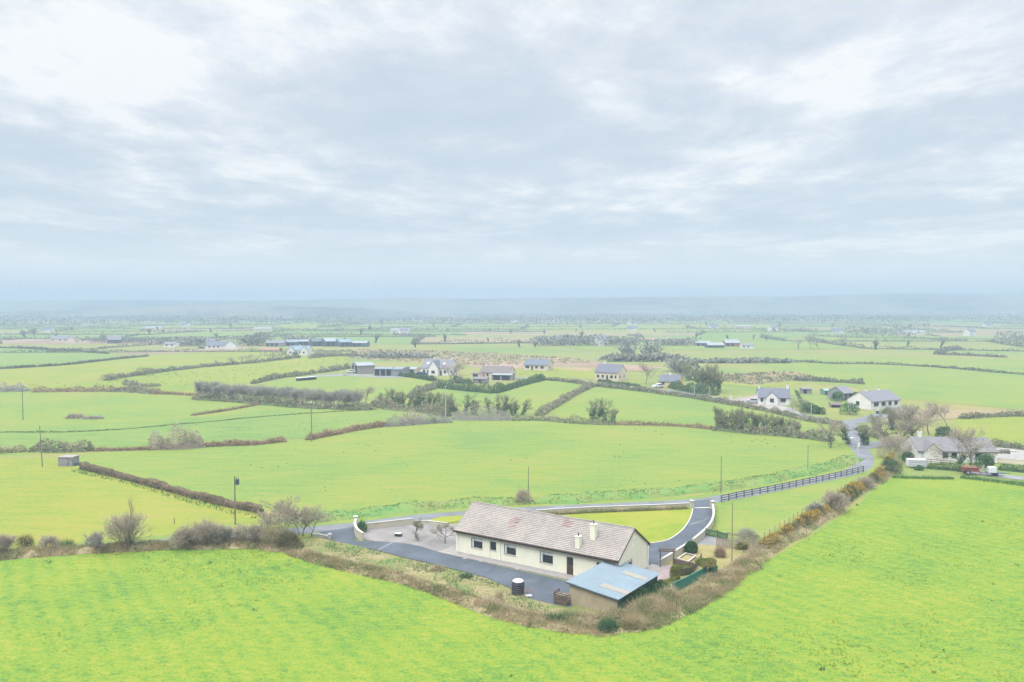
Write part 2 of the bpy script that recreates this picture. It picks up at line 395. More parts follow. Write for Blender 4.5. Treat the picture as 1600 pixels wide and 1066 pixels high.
def hedge(name, pts, w, h, dens, mat, label, cat='hedge', group=None, seed=0, leaf=.3, twig=.0, tw=.04, tl=.5, uneven=.4, bank=True, bankmat=None, clipped=False, ends=True, kind=None, wave=3.0, blossom=None):
    rng = np.random.default_rng(seed + 100)
    L, tot = arc(pts, .5); s = np.linspace(0, tot, len(L)); N = normals(L)
    o = np.array([L[:, 0].mean(), L[:, 1].mean()])
    n = int(tot * dens * 1.25); t = rng.random(n) * tot
    x = np.interp(t, s, L[:, 0]) - o[0]; y = np.interp(t, s, L[:, 1]) - o[1]
    nx = np.interp(t, s, N[:, 0]); ny = np.interp(t, s, N[:, 1])
    hm = 1 + uneven * 2 * (vnoise1(t, wave, seed) - .5) + uneven * .7 * (vnoise1(t, wave * .3, seed + 1) - .5)
    if ends: hm = hm * np.clip(np.minimum(t, tot - t) / max(w * .6, .3) + .35, 0, 1)
    wm = 1 + uneven * 1.2 * (vnoise1(t, wave * .8, seed + 2) - .5)
    if clipped:
        u = rng.uniform(-1, 1, n); v = rng.random(n)
        top = rng.random(n) < .45; side = ~top
        v = np.where(top, .92 + .1 * rng.random(n), v); u = np.where(side, np.sign(u) * (.85 + .15 * rng.random(n)), u)
        px = u * w / 2; pz = v * h * hm
    else:
        th = rng.random(n) * math.pi; lo = rng.random(n) < .3; th = np.where(lo, np.where(rng.random(n) < .5, .25, math.pi - .25) * rng.random(n) + np.where(rng.random(n) < .5, 0, 0), th); r = rng.random(n) ** .35
        px = r * np.cos(th) * w / 2 * wm; pz = r * np.sin(th) * h * hm
    P = np.c_[x + nx * px, y + ny * px, pz + .03]
    rnd = np.clip(.55 * rng.random(n) + .45 * vnoise1(t, wave * .5, seed + 3), 0, 1)
    k = int(n * twig); parts = []
    if k:
        V, Fi = twig_tris(P[:k], tl, tw, rng, (0, 0, 1), .7); parts.append((V, Fi, rnd[:k]))
    if k < n:
        V, Fi = leaf_quads(P[k:], leaf, rng, .7); parts.append((V, Fi, rnd[k:]))
    V, Fi, r = join_tris(parts)
    ob = link(name, mesh_np(name, V, Fi, mat, r), None, (o[0], o[1], 0)); tag(ob, label, cat, group, kind)
    if bank:
        Lb, tb = arc(pts, max(1.0, w * .6)); Nb = normals(Lb); m = len(Lb); prof = [(-.42, -.05), (-.3, .2), (-.12, .32), (.12, .32), (.3, .2), (.42, -.05)]
        if clipped: prof = [(-.4, -.05), (-.4, .4), (-.3, .66), (.3, .66), (.4, .4), (.4, -.05)]
        Vb = []
        for i in range(m):
            q = .75 + .5 * rng.random(); e = .25 if (i in (0, m - 1) and ends) else 1
            if clipped: q = .92 + .1 * rng.random(); e = 1
            for a, b in prof: Vb.append((Lb[i, 0] - o[0] + Nb[i, 0] * a * w, Lb[i, 1] - o[1] + Nb[i, 1] * a * w, b * h * (q * e if b > 0 else 1)))
        q = len(prof); Fb = [(i * q + j, i * q + j + 1, (i + 1) * q + j + 1, (i + 1) * q + j) for i in range(m - 1) for j in range(q - 1)]
        mb = MB(); mb.add(Vb, Fb); mb.build('bank', bankmat or mat, ob, smooth=True)
    if blossom:
        k = int(tot * blossom); t = rng.random(k) * tot; cl = vnoise1(t, 1.6, seed + 9); t = t[cl > .42]; k = len(t)
        hm = 1 + uneven * 2 * (vnoise1(t, wave, seed) - .5); th = math.pi * (.12 + .76 * rng.random(k)); rr = .92 + .16 * rng.random(k)
        px = rr * np.cos(th) * w / 2; P = np.c_[np.interp(t, s, L[:, 0]) - o[0] + np.interp(t, s, N[:, 0]) * px, np.interp(t, s, L[:, 1]) - o[1] + np.interp(t, s, N[:, 1]) * px, rr * np.sin(th) * h * hm + .08]
        V, Fi = leaf_quads(P, .13, rng, .9); link('blossom', mesh_np('blossom', V, Fi, M['flower'], rng.random(k)), ob)
    return ob

def bush_mesh(rx, ry, rz, n, leaf, mat, seed, twig=0.0, tl=.5, tw=.03, lump=.25, lo=-.55):
    rng = np.random.default_rng(seed); d = unit(rng.normal(size=(n, 3))); d[:, 2] = np.where(d[:, 2] < lo, -d[:, 2], d[:, 2])
    c = unit(rng.normal(size=(9, 3))); lm = (d @ c.T).max(1)
    r = (rng.random(n) ** .28) * (1 - lump + lump * 1.6 * np.clip((lm - .55) / .45, 0, 1))
    P = d * r[:, None] * np.array([rx, ry, rz]) + np.array([0, 0, rz * .62]); P[:, 2] = np.maximum(P[:, 2], .03)
    rnd = np.clip(.6 * rng.random(n) + .4 * lm ** 2, 0, 1); k = int(n * twig); parts = []
    if k: V, Fi = twig_tris(P[:k], tl, tw, rng, (0, 0, .7), .5, d[:k] * .6); parts.append((V, Fi, rnd[:k]))
    if k < n: V, Fi = leaf_quads(P[k:], leaf, rng, .7); parts.append((V, Fi, rnd[k:]))
    V, Fi, r = join_tris(parts); return mesh_np('foliage', V, Fi, mat, r)

def tree_meshes(seed, Ht, levels=3, splits=4, spread=.75, trunk=.3, stems=1, twigs=30, tl=.6, tw=.03, r0=.14, crownmat=None, ivy=0, ivyh=.6, up=.12, sides=5, wide=1.0, barkmat=None, leafsize=.22):
    rnd = random.Random(seed); rng = np.random.default_rng(seed); mb = MB(); tips = []; ivyp = []
    rv = lambda: Vector((rnd.gauss(0, 1), rnd.gauss(0, 1), rnd.gauss(0, 1)))
    segs = []
    def branch(p, d, L, r, lev):
        pts = [p]; ns = 3 if lev < 2 else 2
        for i in range(ns):
            d = (d + rv() * .13 + Vector((0, 0, up))).normalized(); p = p + d * (L / ns); pts.append(p)
        segs.append((pts, r, r * .6, lev))
        if lev >= levels: tips.append(pts); return
        for k in range(splits):
            f = rnd.uniform(.45, 1) if k else 1.0; q = f * ns; i = min(int(q), ns - 1); pp = pts[i].lerp(pts[i + 1], q - i)
            dd = (d + rv() * spread * (.8 if k else .4)).normalized()
            branch(pp, dd, L * rnd.uniform(.6, .85), max(r * .52, .012), lev + 1)
    for s in range(stems):
        a = rnd.uniform(0, 6.28); off = Vector((math.cos(a), math.sin(a), 0)) * (.0 if stems == 1 else rnd.uniform(.1, .5))
        branch(off, (Vector((0, 0, 1)) + off * (.7 if stems > 1 else 0) + rv() * .08).normalized(), Ht * trunk, r0 / (1 if stems == 1 else 1.5), 0)
    zmax = max(p.z for pts in tips for p in pts); k = (Ht - tl * .6) / zmax
    S = lambda p: Vector((p.x * k * wide, p.y * k * wide, p.z * k))
    for pts, a, b, lev in segs:
        q = [S(p) for p in pts]; mb.tube(q, [a + (b - a) * i / (len(q) - 1) for i in range(len(q))], sides if lev < 2 else 3, cap=False)
        if ivy and lev <= 1:
            for _ in range(int(ivy * (1.0 if lev == 0 else .35))):
                f = rnd.random() * (len(q) - 1); i = min(int(f), len(q) - 2); p = q[i].lerp(q[i + 1], f - i)
                if p.z < Ht * ivyh: ivyp.append(p + rv() * (.22 + .16 * (lev == 0)))
    P = []; 
    for pts in tips:
        q = [S(p) for p in pts]
        for _ in range(twigs):
            f = rnd.random() * (len(q) - 1); i = min(int(f), len(q) - 2); P.append(tuple(q[i].lerp(q[i + 1], f - i)))
    P = np.array(P); c = P.mean(0); V, Fi = twig_tris(P, tl, tw, rng, (0, 0, .55), .55, unit(P - c) * .7)
    parts = [(V, Fi, rng.random(len(P)))]
    V, Fi, r = join_tris(parts)
    crown = mesh_np('crown', V, Fi, crownmat or M['twig'], r)
    me = bpy.data.meshes.new('trunk'); me.from_pydata([tuple(v) for v in mb.v], [], mb.f); me.materials.append(barkmat or M['bark']); me.update()
    iv = None
    if ivyp:
        V, Fi = leaf_quads(np.array([tuple(p) for p in ivyp]), leafsize, rng, .8); iv = mesh_np('ivy', V, Fi, M['ivy'], rng.random(len(ivyp)))
    return me, crown, iv
def put_tree(meshes, x, y, sc, rz, label, group=None, name='tree', cat='tree', z=0.0):
    t = thing(name, label, cat, (x, y, z), rz, group); t.scale = (sc, sc, sc) if isinstance(sc, (int, float)) else sc
    link('trunk', meshes[0], t); link('crown', meshes[1], t)
    if meshes[2] is not None: link('ivy', meshes[2], t)
    return t

# ------------------------------------------------------------------ sky, sun, haze
scene.render.engine = 'CYCLES'
scene.cycles.use_denoising = True; scene.cycles.denoiser = 'OPENIMAGEDENOISE'; scene.cycles.denoising_input_passes = 'RGB_ALBEDO_NORMAL'; scene.cycles.denoising_prefilter = 'NONE'
scene.cycles.max_bounces = 6; scene.cycles.diffuse_bounces = 3; scene.cycles.glossy_bounces = 2
scene.cycles.transmission_bounces = 3; scene.cycles.volume_bounces = 1
scene.view_settings.view_transform = 'Standard'; scene.view_settings.look = 'None'
scene.view_settings.gamma = 1.0; scene.view_settings.exposure = 1.55
SUN_EL, SUN_AZ = R(58), R(-140)        # azimuth from +Y, clockwise
sdir = Vector((math.sin(SUN_AZ) * math.cos(SUN_EL), math.cos(SUN_AZ) * math.cos(SUN_EL), math.sin(SUN_EL)))
sun = bpy.data.lights.new('sun', 'SUN'); sun.energy = 1.5; sun.angle = R(35); sun.color = (1.0, .97, .91)
so = bpy.data.objects.new('sun', sun); C.objects.link(so); so.location = (0, 0, 400)
so.rotation_euler = (-sdir).to_track_quat('-Z', 'Y').to_euler()

world = bpy.data.worlds.new('World'); scene.world = world; world.use_nodes = True
nt = world.node_tree; nt.nodes.clear()
wo = nd(nt, 'ShaderNodeOutputWorld'); bg = nd(nt, 'ShaderNodeBackground'); bg.inputs['Strength'].default_value = .1
sky = nd(nt, 'ShaderNodeTexSky', sky_type='NISHITA'); sky.sun_disc = False; sky.sun_elevation = SUN_EL; sky.sun_rotation = SUN_AZ
tc = nd(nt, 'ShaderNodeTexCoord'); sp = nd(nt, 'ShaderNodeSeparateXYZ'); nt.links.new(tc.outputs['Generated'], sp.inputs[0])
zz = math_n(nt, 'MAXIMUM', sp.outputs['Z'], 0.0)
den = math_n(nt, 'ADD', zz, .075)
cu = math_n(nt, 'DIVIDE', sp.outputs['X'], den); cv = math_n(nt, 'DIVIDE', sp.outputs['Y'], den)
cb = nd(nt, 'ShaderNodeCombineXYZ'); nt.links.new(cu, cb.inputs[0]); nt.links.new(cv, cb.inputs[1])
def cloudnoise(scale, sx, sy, off, det, rough, dist):
    mp = nd(nt, 'ShaderNodeMapping'); mp.inputs['Scale'].default_value = (sx, sy, 1); mp.inputs['Location'].default_value = off
    nt.links.new(cb.outputs[0], mp.inputs['Vector']); return noise(nt, mp.outputs['Vector'], scale, det, rough, dist)
n1 = cloudnoise(.85, 1, .75, (3.1, 1.7, 0), 9, .62, .25)
n2 = cloudnoise(.22, 1, 1, (.6, 4.2, 2), 3, .5, .2)
n3 = cloudnoise(3.6, 1, .7, (1.1, .3, 5), 6, .6, .3)
cl = math_n(nt, 'ADD', math_n(nt, 'ADD', math_n(nt, 'MULTIPLY', n1, .58), math_n(nt, 'MULTIPLY', n2, .22)), math_n(nt, 'MULTIPLY', n3, .22))
K = 10 * 2 ** -1.55
ccol = ramp(nt, cl, [(.41, (.60, .67, .745)), (.48, (.66, .72, .785)), (.53, (.77, .81, .855)), (.585, (.975, .97, .96))])
# low sky melts into pale blue haze
hz = nd(nt, 'ShaderNodeMix', data_type='RGBA'); hz.inputs['B'].default_value = (.96, .955, .945, 1)
hf = nd(nt, 'ShaderNodeMapRange', interpolation_type='SMOOTHSTEP'); hf.inputs['From Min'].default_value = .015; hf.inputs['From Max'].default_value = .10
hf.inputs['To Min'].default_value = .92; hf.inputs['To Max'].default_value = 0
nt.links.new(sp.outputs['Z'], hf.inputs['Value']); nt.links.new(hf.outputs[0], hz.inputs['Factor']); nt.links.new(ccol, hz.inputs['A'])
# unseen upper sky boosted past natural overcast, added to light the ground
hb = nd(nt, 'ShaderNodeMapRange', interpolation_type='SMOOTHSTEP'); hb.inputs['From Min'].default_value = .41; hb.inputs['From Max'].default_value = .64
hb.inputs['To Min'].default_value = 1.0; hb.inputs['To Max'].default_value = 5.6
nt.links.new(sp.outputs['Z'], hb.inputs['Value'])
ht = nd(nt, 'ShaderNodeMapRange', interpolation_type='SMOOTHSTEP'); ht.inputs['From Min'].default_value = .12; ht.inputs['From Max'].default_value = .40
ht.inputs['To Min'].default_value = 1.0; ht.inputs['To Max'].default_value = 1.06
nt.links.new(sp.outputs['Z'], ht.inputs['Value'])
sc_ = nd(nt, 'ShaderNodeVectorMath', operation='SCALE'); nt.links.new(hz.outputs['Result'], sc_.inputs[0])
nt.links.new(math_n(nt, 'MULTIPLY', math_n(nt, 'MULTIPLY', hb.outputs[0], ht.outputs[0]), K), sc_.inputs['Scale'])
fin = nd(nt, 'ShaderNodeMix', data_type='RGBA'); fin.inputs['Factor'].default_value = .06
nt.links.new(sc_.outputs[0], fin.inputs['A']); nt.links.new(sky.outputs[0], fin.inputs['B'])
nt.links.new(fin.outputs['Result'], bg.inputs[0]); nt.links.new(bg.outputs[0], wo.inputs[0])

mh, nth, outh = new_mat('air')
pv = nd(nth, 'ShaderNodeVolumePrincipled'); pv.inputs['Density'].default_value = .00068
pv.inputs['Color'].default_value = (.292, .368, .475, 1); pv.inputs['Anisotropy'].default_value = 0.0
nth.links.new(pv.outputs[0], outh.inputs['Volume'])
mb = MB(); mb.box(-4600, 4600, -300, 4300, -1.5, 100); haze = mb.build('haze', mh); tag(haze, kind='stuff')

# ------------------------------------------------------------------ land
mb = MB()
xs = [-4500, -3000, -1500, -400, -100, 0, 100, 400, 1500, 3000, 4500]; ys = [-250, 0, 60, 120, 250, 500, 1000, 2000, 3000, 4600]
mb.add([(x, y, 0) for y in ys for x in xs], [(j * 11 + i, j * 11 + i + 1, j * 11 + i + 12, j * 11 + i + 11) for j in range(len(ys) - 1) for i in range(10)])
tag(mb.build('ground', M['ground']), kind='structure')

FIELD = GL((-250, 884), (0, 877), (190, 860), (400, 855), (470, 866), (520, 884), (620, 909), (700, 933), (760, 955), (850, 983), (935, 993), (1000, 982), (1060, 955), (1180, 888), (1290, 825), (1345, 785), (1390, 744), (1500, 748), (1600, 755), (1900, 770)) + [(160, 40), (-90, 40)]
def near_field():
    nx, ny = 640, 330; X, Y = np.meshgrid(np.linspace(-72, 82, nx), np.linspace(42, 121, ny)); x, y = X.ravel(), Y.ravel()
    ins = inside(x, y, FIELD); d = edge_dist(x, y, FIELD); sd = np.where(ins, d, -d)
    z = .05 + .10 * (vnoise2(x, y * 1.4, 2.3, 1) - .3) + .07 * (vnoise2(x, y * 1.3, .8, 2) - .4) + .035 * vnoise2(x, y, .35, 3) + .18 * (vnoise2(x, y, 14, 5) - .3)
    z = np.where(sd > 0, np.maximum(z, .012), -.25); i, j = np.meshgrid(np.arange(nx - 1), np.arange(ny - 1)); a = (j * nx + i).ravel()
    me = mesh_np('pasture_field', np.c_[x, y, z], np.c_[a, a + 1, a + nx + 1, a + nx], M['near'], smooth=True)
    tag(link('pasture_field', me), kind='structure')
    return x, y, z, sd
near_field()
sheet('pasture_field', [p for p in GL((1180, 888), (1290, 825), (1345, 785), (1390, 744), (1500, 748), (1600, 755), (1900, 770))] + [(190, 100), (82, 100), (60, 100), (50, 97)], .010, M['near'])
def blades_on(name, n, xr, yr, poly, hgt, wid, mat, seed, dens=None, z0=.0, kind='stuff', tuft=3, lean=.5, min_in=.0):
    rng = np.random.default_rng(seed); x = rng.uniform(*xr, n); y = rng.uniform(*yr, n)
    k = inside(x, y, poly)
    if dens is not None: k &= rng.random(n) < dens(x, y)
    x, y = x[k], y[k]; x = np.repeat(x, tuft); y = np.repeat(y, tuft); m = len(x)
    P = np.c_[x + rng.normal(0, hgt * .35, m), y + rng.normal(0, hgt * .35, m), np.full(m, z0)]
    V, Fi = twig_tris(P, hgt, wid, rng, (0, 0, 1), lean)
    c = P[:, :2].mean(0); V = V - np.array([c[0], c[1], 0])
    ob = link(name, mesh_np(name, V, Fi, mat, np.clip(rng.random(m) * .6 + .4 * vnoise2(x, y, 1.7, seed), 0, 1)), None, (c[0], c[1], 0))
    return tag(ob, kind=kind)
tag(blades_on('grass', 46000, (-70, 80), (60, 118), FIELD, .17, .055, M['blades'], 3, lambda x, y: np.clip((vnoise2(x, y * 1.3, 2.0, 8) - .28) * 2.2, 0.05, 1) * np.clip(1.25 - (y - 60) / 90, .3, 1), z0=.04), 'short tufted green pasture grass of the near field', 'grass')
tag(blades_on('grass', 60, (-70, 130), (60, 150), FIELD, .34, .07, M['rush'], 4, None, z0=.04, tuft=16, lean=.55), 'darker clumps of coarse grass dotted over the near pasture', 'grass')

zl = [.012]
def field(mat, *pts):
    zl[0] += .004; return sheet('pasture_field', GL(*pts), zl[0], M[mat])
field('mid', (110, 712), (320, 698), (480, 686), (620, 662), (710, 655), (1115, 668), (1290, 684), (1340, 715), (1230, 738), (1000, 771), (740, 782), (520, 803), (410, 795), (130, 729))
field('midy', (-300, 716), (110, 717), (130, 733), (400, 800), (430, 818), (300, 838), (0, 864), (-300, 876))
field('mid', (-300, 612), (0, 612), (300, 617), (560, 638), (705, 654), (600, 664), (480, 685), (320, 698), (140, 703), (-300, 710))
field('midg', (-300, 652), (0, 668), (160, 662), (320, 652), (430, 640), (560, 640), (705, 654), (600, 664), (480, 685), (320, 698), (140, 703), (-300, 710))
field('midy', (-300, 606), (0, 600), (165, 595), (228, 584), (320, 574), (465, 559), (545, 556), (545, 573), (490, 583), (395, 597), (310, 605), (300, 615), (50, 611), (-300, 610))
field('midy', (-300, 580), (0, 577), (171, 562), (256, 553), (400, 547), (470, 556), (320, 572), (165, 593), (0, 600), (-300, 604))
field('midg', (-300, 544), (0, 543), (169, 552), (230, 555), (171, 562), (0, 577), (-300, 580))
field('mid', (400, 600), (495, 588), (545, 584), (640, 588), (690, 602), (640, 618), (560, 622), (440, 608))
field('mid', (690, 607), (770, 613), (850, 594), (922, 600), (845, 642), (720, 632), (640, 620))
field('mid', (925, 604), (1110, 624), (1125, 640), (1115, 667), (960, 659), (880, 652), (850, 644))
field('mid', (1120, 630), (1230, 649), (1310, 664), (1290, 683), (1115, 666))
field('mid', (1250, 596), (1340, 606), (1420, 624), (1600, 641), (2000, 660), (2000, 566), (1500, 560), (1300, 556), (1200, 558), (1190, 566))
field('midy', (1490, 655), (1600, 650), (2000, 660), (2000, 715), (1600, 698), (1500, 684))
field('mid', (1128, 786), (1350, 741), (1378, 744), (1290, 795), (1190, 842), (1120, 832), (1115, 800))
field('midy', (862, 565), (925, 577), (935, 594), (850, 590), (800, 583))
field('bog', (560, 545), (700, 548), (900, 560), (940, 566), (920, 580), (830, 572), (740, 572), (650, 566), (545, 560))
field('bogred', (725, 567), (925, 566), (1040, 574), (1000, 581), (870, 569), (800, 577), (740, 574))
field('bogred', (171, 555), (250, 546), (300, 546), (400, 543), (360, 549), (280, 552))
field('midy', (1150, 590), (1240, 590), (1260, 600), (1180, 606), (1110, 600))
field('bog', (1110, 585), (1240, 580), (1280, 592), (1180, 602), (1120, 596))
field('bog', (1390, 645), (1480, 640), (1600, 640), (1800, 648), (1800, 654), (1600, 649), (1500, 654), (1420, 662))

# verge bank on the far side of the road: a low grassy mound
GRIDS = {}
def mound(name, line, w, h, mat, seed, z0=-.03, step=.5, rough=.3, cols=9, skew=0):
    L, tot = arc(line, step); N = normals(L); s = np.linspace(0, tot, len(L)); V = []
    wn = .75 + .5 * vnoise1(s, 4, seed); hn = 1 - rough + 2 * rough * vnoise1(s, 2.5, seed + 1)
    for i in range(len(L)):
        e = min(1, .15 + min(s[i], tot - s[i]) / 2.5)
        for j in range(cols):
            u = j / (cols - 1) * 2 - 1; a = u * w / 2 * wn[i]
            zz_ = z0 + h * hn[i] * e * max(0, math.cos(u * math.pi / 2)) ** .8 * (1 + skew * u) if abs(u) < 1 else z0 - .12
            x, y = L[i] + N[i] * a; V.append((x, y, zz_))
    V = np.array(V); V[:, 2] += np.where(V[:, 2] > z0, h * .5 * (vnoise2(V[:, 0], V[:, 1], .9, seed + 2) - .5) + h * .25 * (vnoise2(V[:, 0], V[:, 1], .35, seed + 3) - .5), 0)
    GRIDS[seed] = (V, len(L), cols); n = len(L); Fi = np.array([(i * cols + j, i * cols + j + 1, (i + 1) * cols + j + 1, (i + 1) * cols + j) for i in range(n - 1) for j in range(cols - 1)])
    return tag(link(name, mesh_np(name, V, Fi, mat, smooth=True)), kind='structure')
def mound_blades(seed, name, n, h, w, mat, label, tuft=4, lean=.7, step=1.3, cut=.2, cat='grass'):
    V, nl, cols = GRIDS[seed]; rng = np.random.default_rng(seed + 500); i = rng.integers(0, nl - 1, n); j = rng.integers(0, cols - 1, n); a = rng.random((n, 1)); b = rng.random((n, 1))
    P = (V[i * cols + j] * (1 - a) + V[(i + 1) * cols + j] * a) * (1 - b) + (V[i * cols + j + 1] * (1 - a) + V[(i + 1) * cols + j + 1] * a) * b
    nn = vnoise2(P[:, 0], P[:, 1], step, seed + len(mat)); k = (rng.random(n) < np.clip((nn - cut) * 2.2, .04, 1)) & (P[:, 2] > -.1); P = np.repeat(P[k], tuft, 0); m = len(P)
    P = P + np.c_[rng.normal(0, h * .3, (m, 2)), np.zeros(m)]; P[:, 2] -= .03; Vt, Fi = twig_tris(P, h, w, rng, (0, 0, 1), lean); c = P.mean(0); c[2] = 0
    return tag(link(name, mesh_np(name, Vt - c, Fi, M[mat], np.clip(rng.random(m) * .6 + .4 * vnoise2(P[:, 0], P[:, 1], 1.1, seed + 3), 0, 1)), None, tuple(c)), label, cat, kind='stuff')
VERGE = smooth_line(GL((430, 816), (480, 812), (520, 808), (600, 800), (660, 794), (720, 789), (830, 784), (900, 781), (1000, 774), (1080, 767), (1160, 757), (1240, 742), (1300, 729), (1336, 716)))
mound('verge_terrain', VERGE, 5.2, .75, M['verge'], 21)
mound_blades(21, 'grass', 5000, .22, .08, 'lush', 'lush long grass on the bank beyond the road', 4, .7, 2.2, .15)

# road
ROADL = smooth_line(GL((-60, 872), (96, 862), (214, 852), (302, 844), (425, 834), (480, 829), (555, 822), (650, 810), (725, 804), (830, 797), (960, 791), (1085, 785), (1128, 779), (1200, 767), (1280, 750), (1330, 738), (1349, 727), (1350, 712), (1342, 700), (1330, 689)))
def ribbon(name, line, w, z, mat, kind='structure'):
    P = np.array(line); N = normals(P); n = len(P); mb = MB()
    mb.add([(*p, z) for p in P + N * w / 2] + [(*p, z) for p in P - N * w / 2], [(i, n + i, n + i + 1, i + 1) for i in range(n - 1)])
    return tag(mb.build(name, mat), kind=kind)
ribbon('verge_land', ROADL, 7.0, .055, M['mid']); ribbon('road', ROADL, 3.3, .062, M['road'])
HROAD = smooth_line(GL((800, 592), (850, 592), (930, 600), (1000, 607), (1060, 613), (1114, 623), (1170, 631), (1220, 642), (1262, 652), (1300, 659), (1340, 659), (1362, 654), (1390, 646)))
ribbon('road', HROAD, 5.5, .10, M['road'])
ribbon('road', smooth_line(GL((1320, 660), (1338, 672), (1334, 684), (1342, 700))), 4.0, .104, M['road'])
ribbon('road', smooth_line(GL((1342, 700), (1390, 692), (1440, 692), (1500, 697), (1600, 706), (1750, 720))), 4.5, .108, M['road'])
ribbon('track', smooth_line(GL((1500, 733), (1540, 741), (1600, 748), (1800, 765))), 3.5, .07, M['greygravel'])
ribbon('track', smooth_line(GL((490, 588), (520, 587), (545, 586), (600, 589), (640, 589))), 9, .09, M['greygravel'])

# ------------------------------------------------------------------ the plot round the bungalow
sheet('rough_land', GL((470, 842), (516, 842), (590, 862), (640, 875), (700, 889), (760, 904), (830, 937), (870, 945), (966, 960), (1055, 930), (1105, 900), (1125, 880), (1190, 850), (1200, 870), (1060, 956), (1000, 984), (935, 995), (850, 985), (760, 957), (700, 935), (620, 911), (520, 886), (470, 868)), .066, M['rough'])
sheet('gravel', GL((556, 842), (562, 826), (646, 815), (700, 820), (740, 818), (770, 850), (716, 868), (620, 852)), .070, M['gravel'])
DRIVE = GL((505, 842), (500, 832), (553, 824), (556, 846), (615, 848), (640, 851), (660, 855.5), (694, 866), (800, 890), (900, 912), (892, 950), (866, 946), (828, 937), (795, 919), (760, 903.5), (700, 888), (640, 874), (590, 861))
sheet('driveway', DRIVE, .074, M['asphalt'])
sheet('gravel', GL((1088, 852), (1093, 838), (1104, 838), (1138, 843), (1130, 853)), .070, M['greygravel'])
sheet('garden_land', GL((1040, 872), (1070, 858), (1090, 850), (1125, 853), (1183, 860), (1185, 872), (1120, 900), (1055, 930), (1030, 920)), .068, M['garden'])
LEFTK = smooth_line(GL((1082.5, 795), (1081, 803), (1077, 814), (1068, 827), (1058, 836), (1045, 844), (1030, 848), (1013, 850), (985, 850.5)))
RIGHTW = smooth_line(GL((1112.5, 791), (1113.5, 806), (1111, 818), (1104, 830), (1094, 840), (1082, 850), (1066, 864), (1048, 876), (1029, 887)))
sheet('driveway', LEFTK + GL((972, 884), (1010, 890)) + RIGHTW[::-1], .075, M['asphalt'])
sheet('driveway', GL((1081, 797), (1084, 784), (1112, 781), (1114, 795)), .078, M['asphalt'])
sheet('lawn', LEFTK + GL((900, 850), (820, 812), (880, 803), (960, 799.5), (1075, 793.5)), .072, M['lawn'])
sheet('lawn', GL((655, 817), (700, 818), (735, 812), (728, 806), (690, 808)), .0735, M['lawn'])
sheet('paving', GL((1006, 893), (1012, 884), (1030, 884), (1052, 884), (1052, 902), (1020, 912), (1000, 905)), .080, M['paving'])
mb = MB(); strip(mb, LEFTK, .17, .0, .13); tag(mb.build('kerb', M['kerb']), kind='structure')
ribbon('driveway', GL((1083.5, 794.5), (1097, 794.2), (1112, 794)), .5, .084, M['kerb'])
ribbon('driveway', GL((1078.5, 820.5), (1094, 815.5), (1108.5, 810.5)), .16, .082, M['greygravel'])
ribbon('driveway', GL((591, 860.5), (614, 848)), .15, .080, M['concrete'])

# ------------------------------------------------------------------ buildings
def holed(mb, org, ux, n, width, z0, z1, holes, depth=.14):
    "rectangular wall face with openings and their reveals"
    org, ux, n = Vector(org), Vector(ux), Vector(n)
    P = lambda u, z, d=0.0: org + ux * u + Vector((0, 0, z)) - n * d
    us = sorted({0, width} | {h[0] for h in holes} | {h[1] for h in holes}); zs = sorted({z0, z1} | {h[2] for h in holes} | {h[3] for h in holes})
    for a, b in zip(us, us[1:]):
        for c, d in zip(zs, zs[1:]):
            mu, mz = (a + b) / 2, (c + d) / 2
            if any(h[0] < mu < h[1] and h[2] < mz < h[3] for h in holes): continue
            mb.quad(P(a, c), P(b, c), P(b, d), P(a, d))
    for a, b, c, d in [h[:4] for h in holes]:
        mb.quad(P(a, c), P(a, d), P(a, d, depth), P(a, c, depth)); mb.quad(P(b, d), P(b, c), P(b, c, depth), P(b, d, depth))
        mb.quad(P(a, d), P(b, d), P(b, d, depth), P(a, d, depth)); mb.quad(P(b, c), P(a, c), P(a, c, depth), P(b, c, depth))
def bars(mb, org, ux, n, u0, u1, z0, z1, d0, d1):
    org, ux, n = Vector(org), Vector(ux), Vector(n)
    c = [org + ux * u + Vector((0, 0, z)) - n * d for z in (z0, z1) for d in (d1, d0) for u in (u0, u1)]
    mb.add(c, [(0, 2, 3, 1), (4, 5, 7, 6), (0, 1, 5, 4), (2, 6, 7, 3), (0, 4, 6, 2), (1, 3, 7, 5)])
def window(parent, org, ux, n, h, fmat, mull=(.5,), curtain=False, sill=True, small=False):
    a, b, c, d = h[:4]; t = .05; mb = MB(); B = lambda *q: bars(mb, org, ux, n, *q)
    B(a, b, c, c + t, .06, .135); B(a, b, d - t, d, .06, .135); B(a, a + t, c + t, d - t, .06, .135); B(b - t, b, c + t, d - t, .06, .135)
    for m in mull:
        q = a + (b - a) * m; B(q - t / 2, q + t / 2, c + t, d - t, .065, .13)
    w = mb.build('window', fmat, parent)
    mb = MB(); bars(mb, org, ux, n, a + t * .9, b - t * .9, c + t * .9, d - t * .9, .10, .118); mb.build('pane', M['glass'], w)
    if curtain:
        mb = MB(); bars(mb, org, ux, n, a + t * .9, b - t * .9, d - t - (d - c) * .26, d - t, .092, .098)
        bars(mb, org, ux, n, a + t, a + t + (b - a) * .16, c + t, d - t - (d - c) * .26, .092, .098); mb.build('curtain', M['net'], w)
    if sill:
        mb = MB(); bars(mb, org, ux, n, a - .06, b + .06, c - .07, c - .003, -.06, .13); mb.build('sill', M['kerb'], w)
    return w
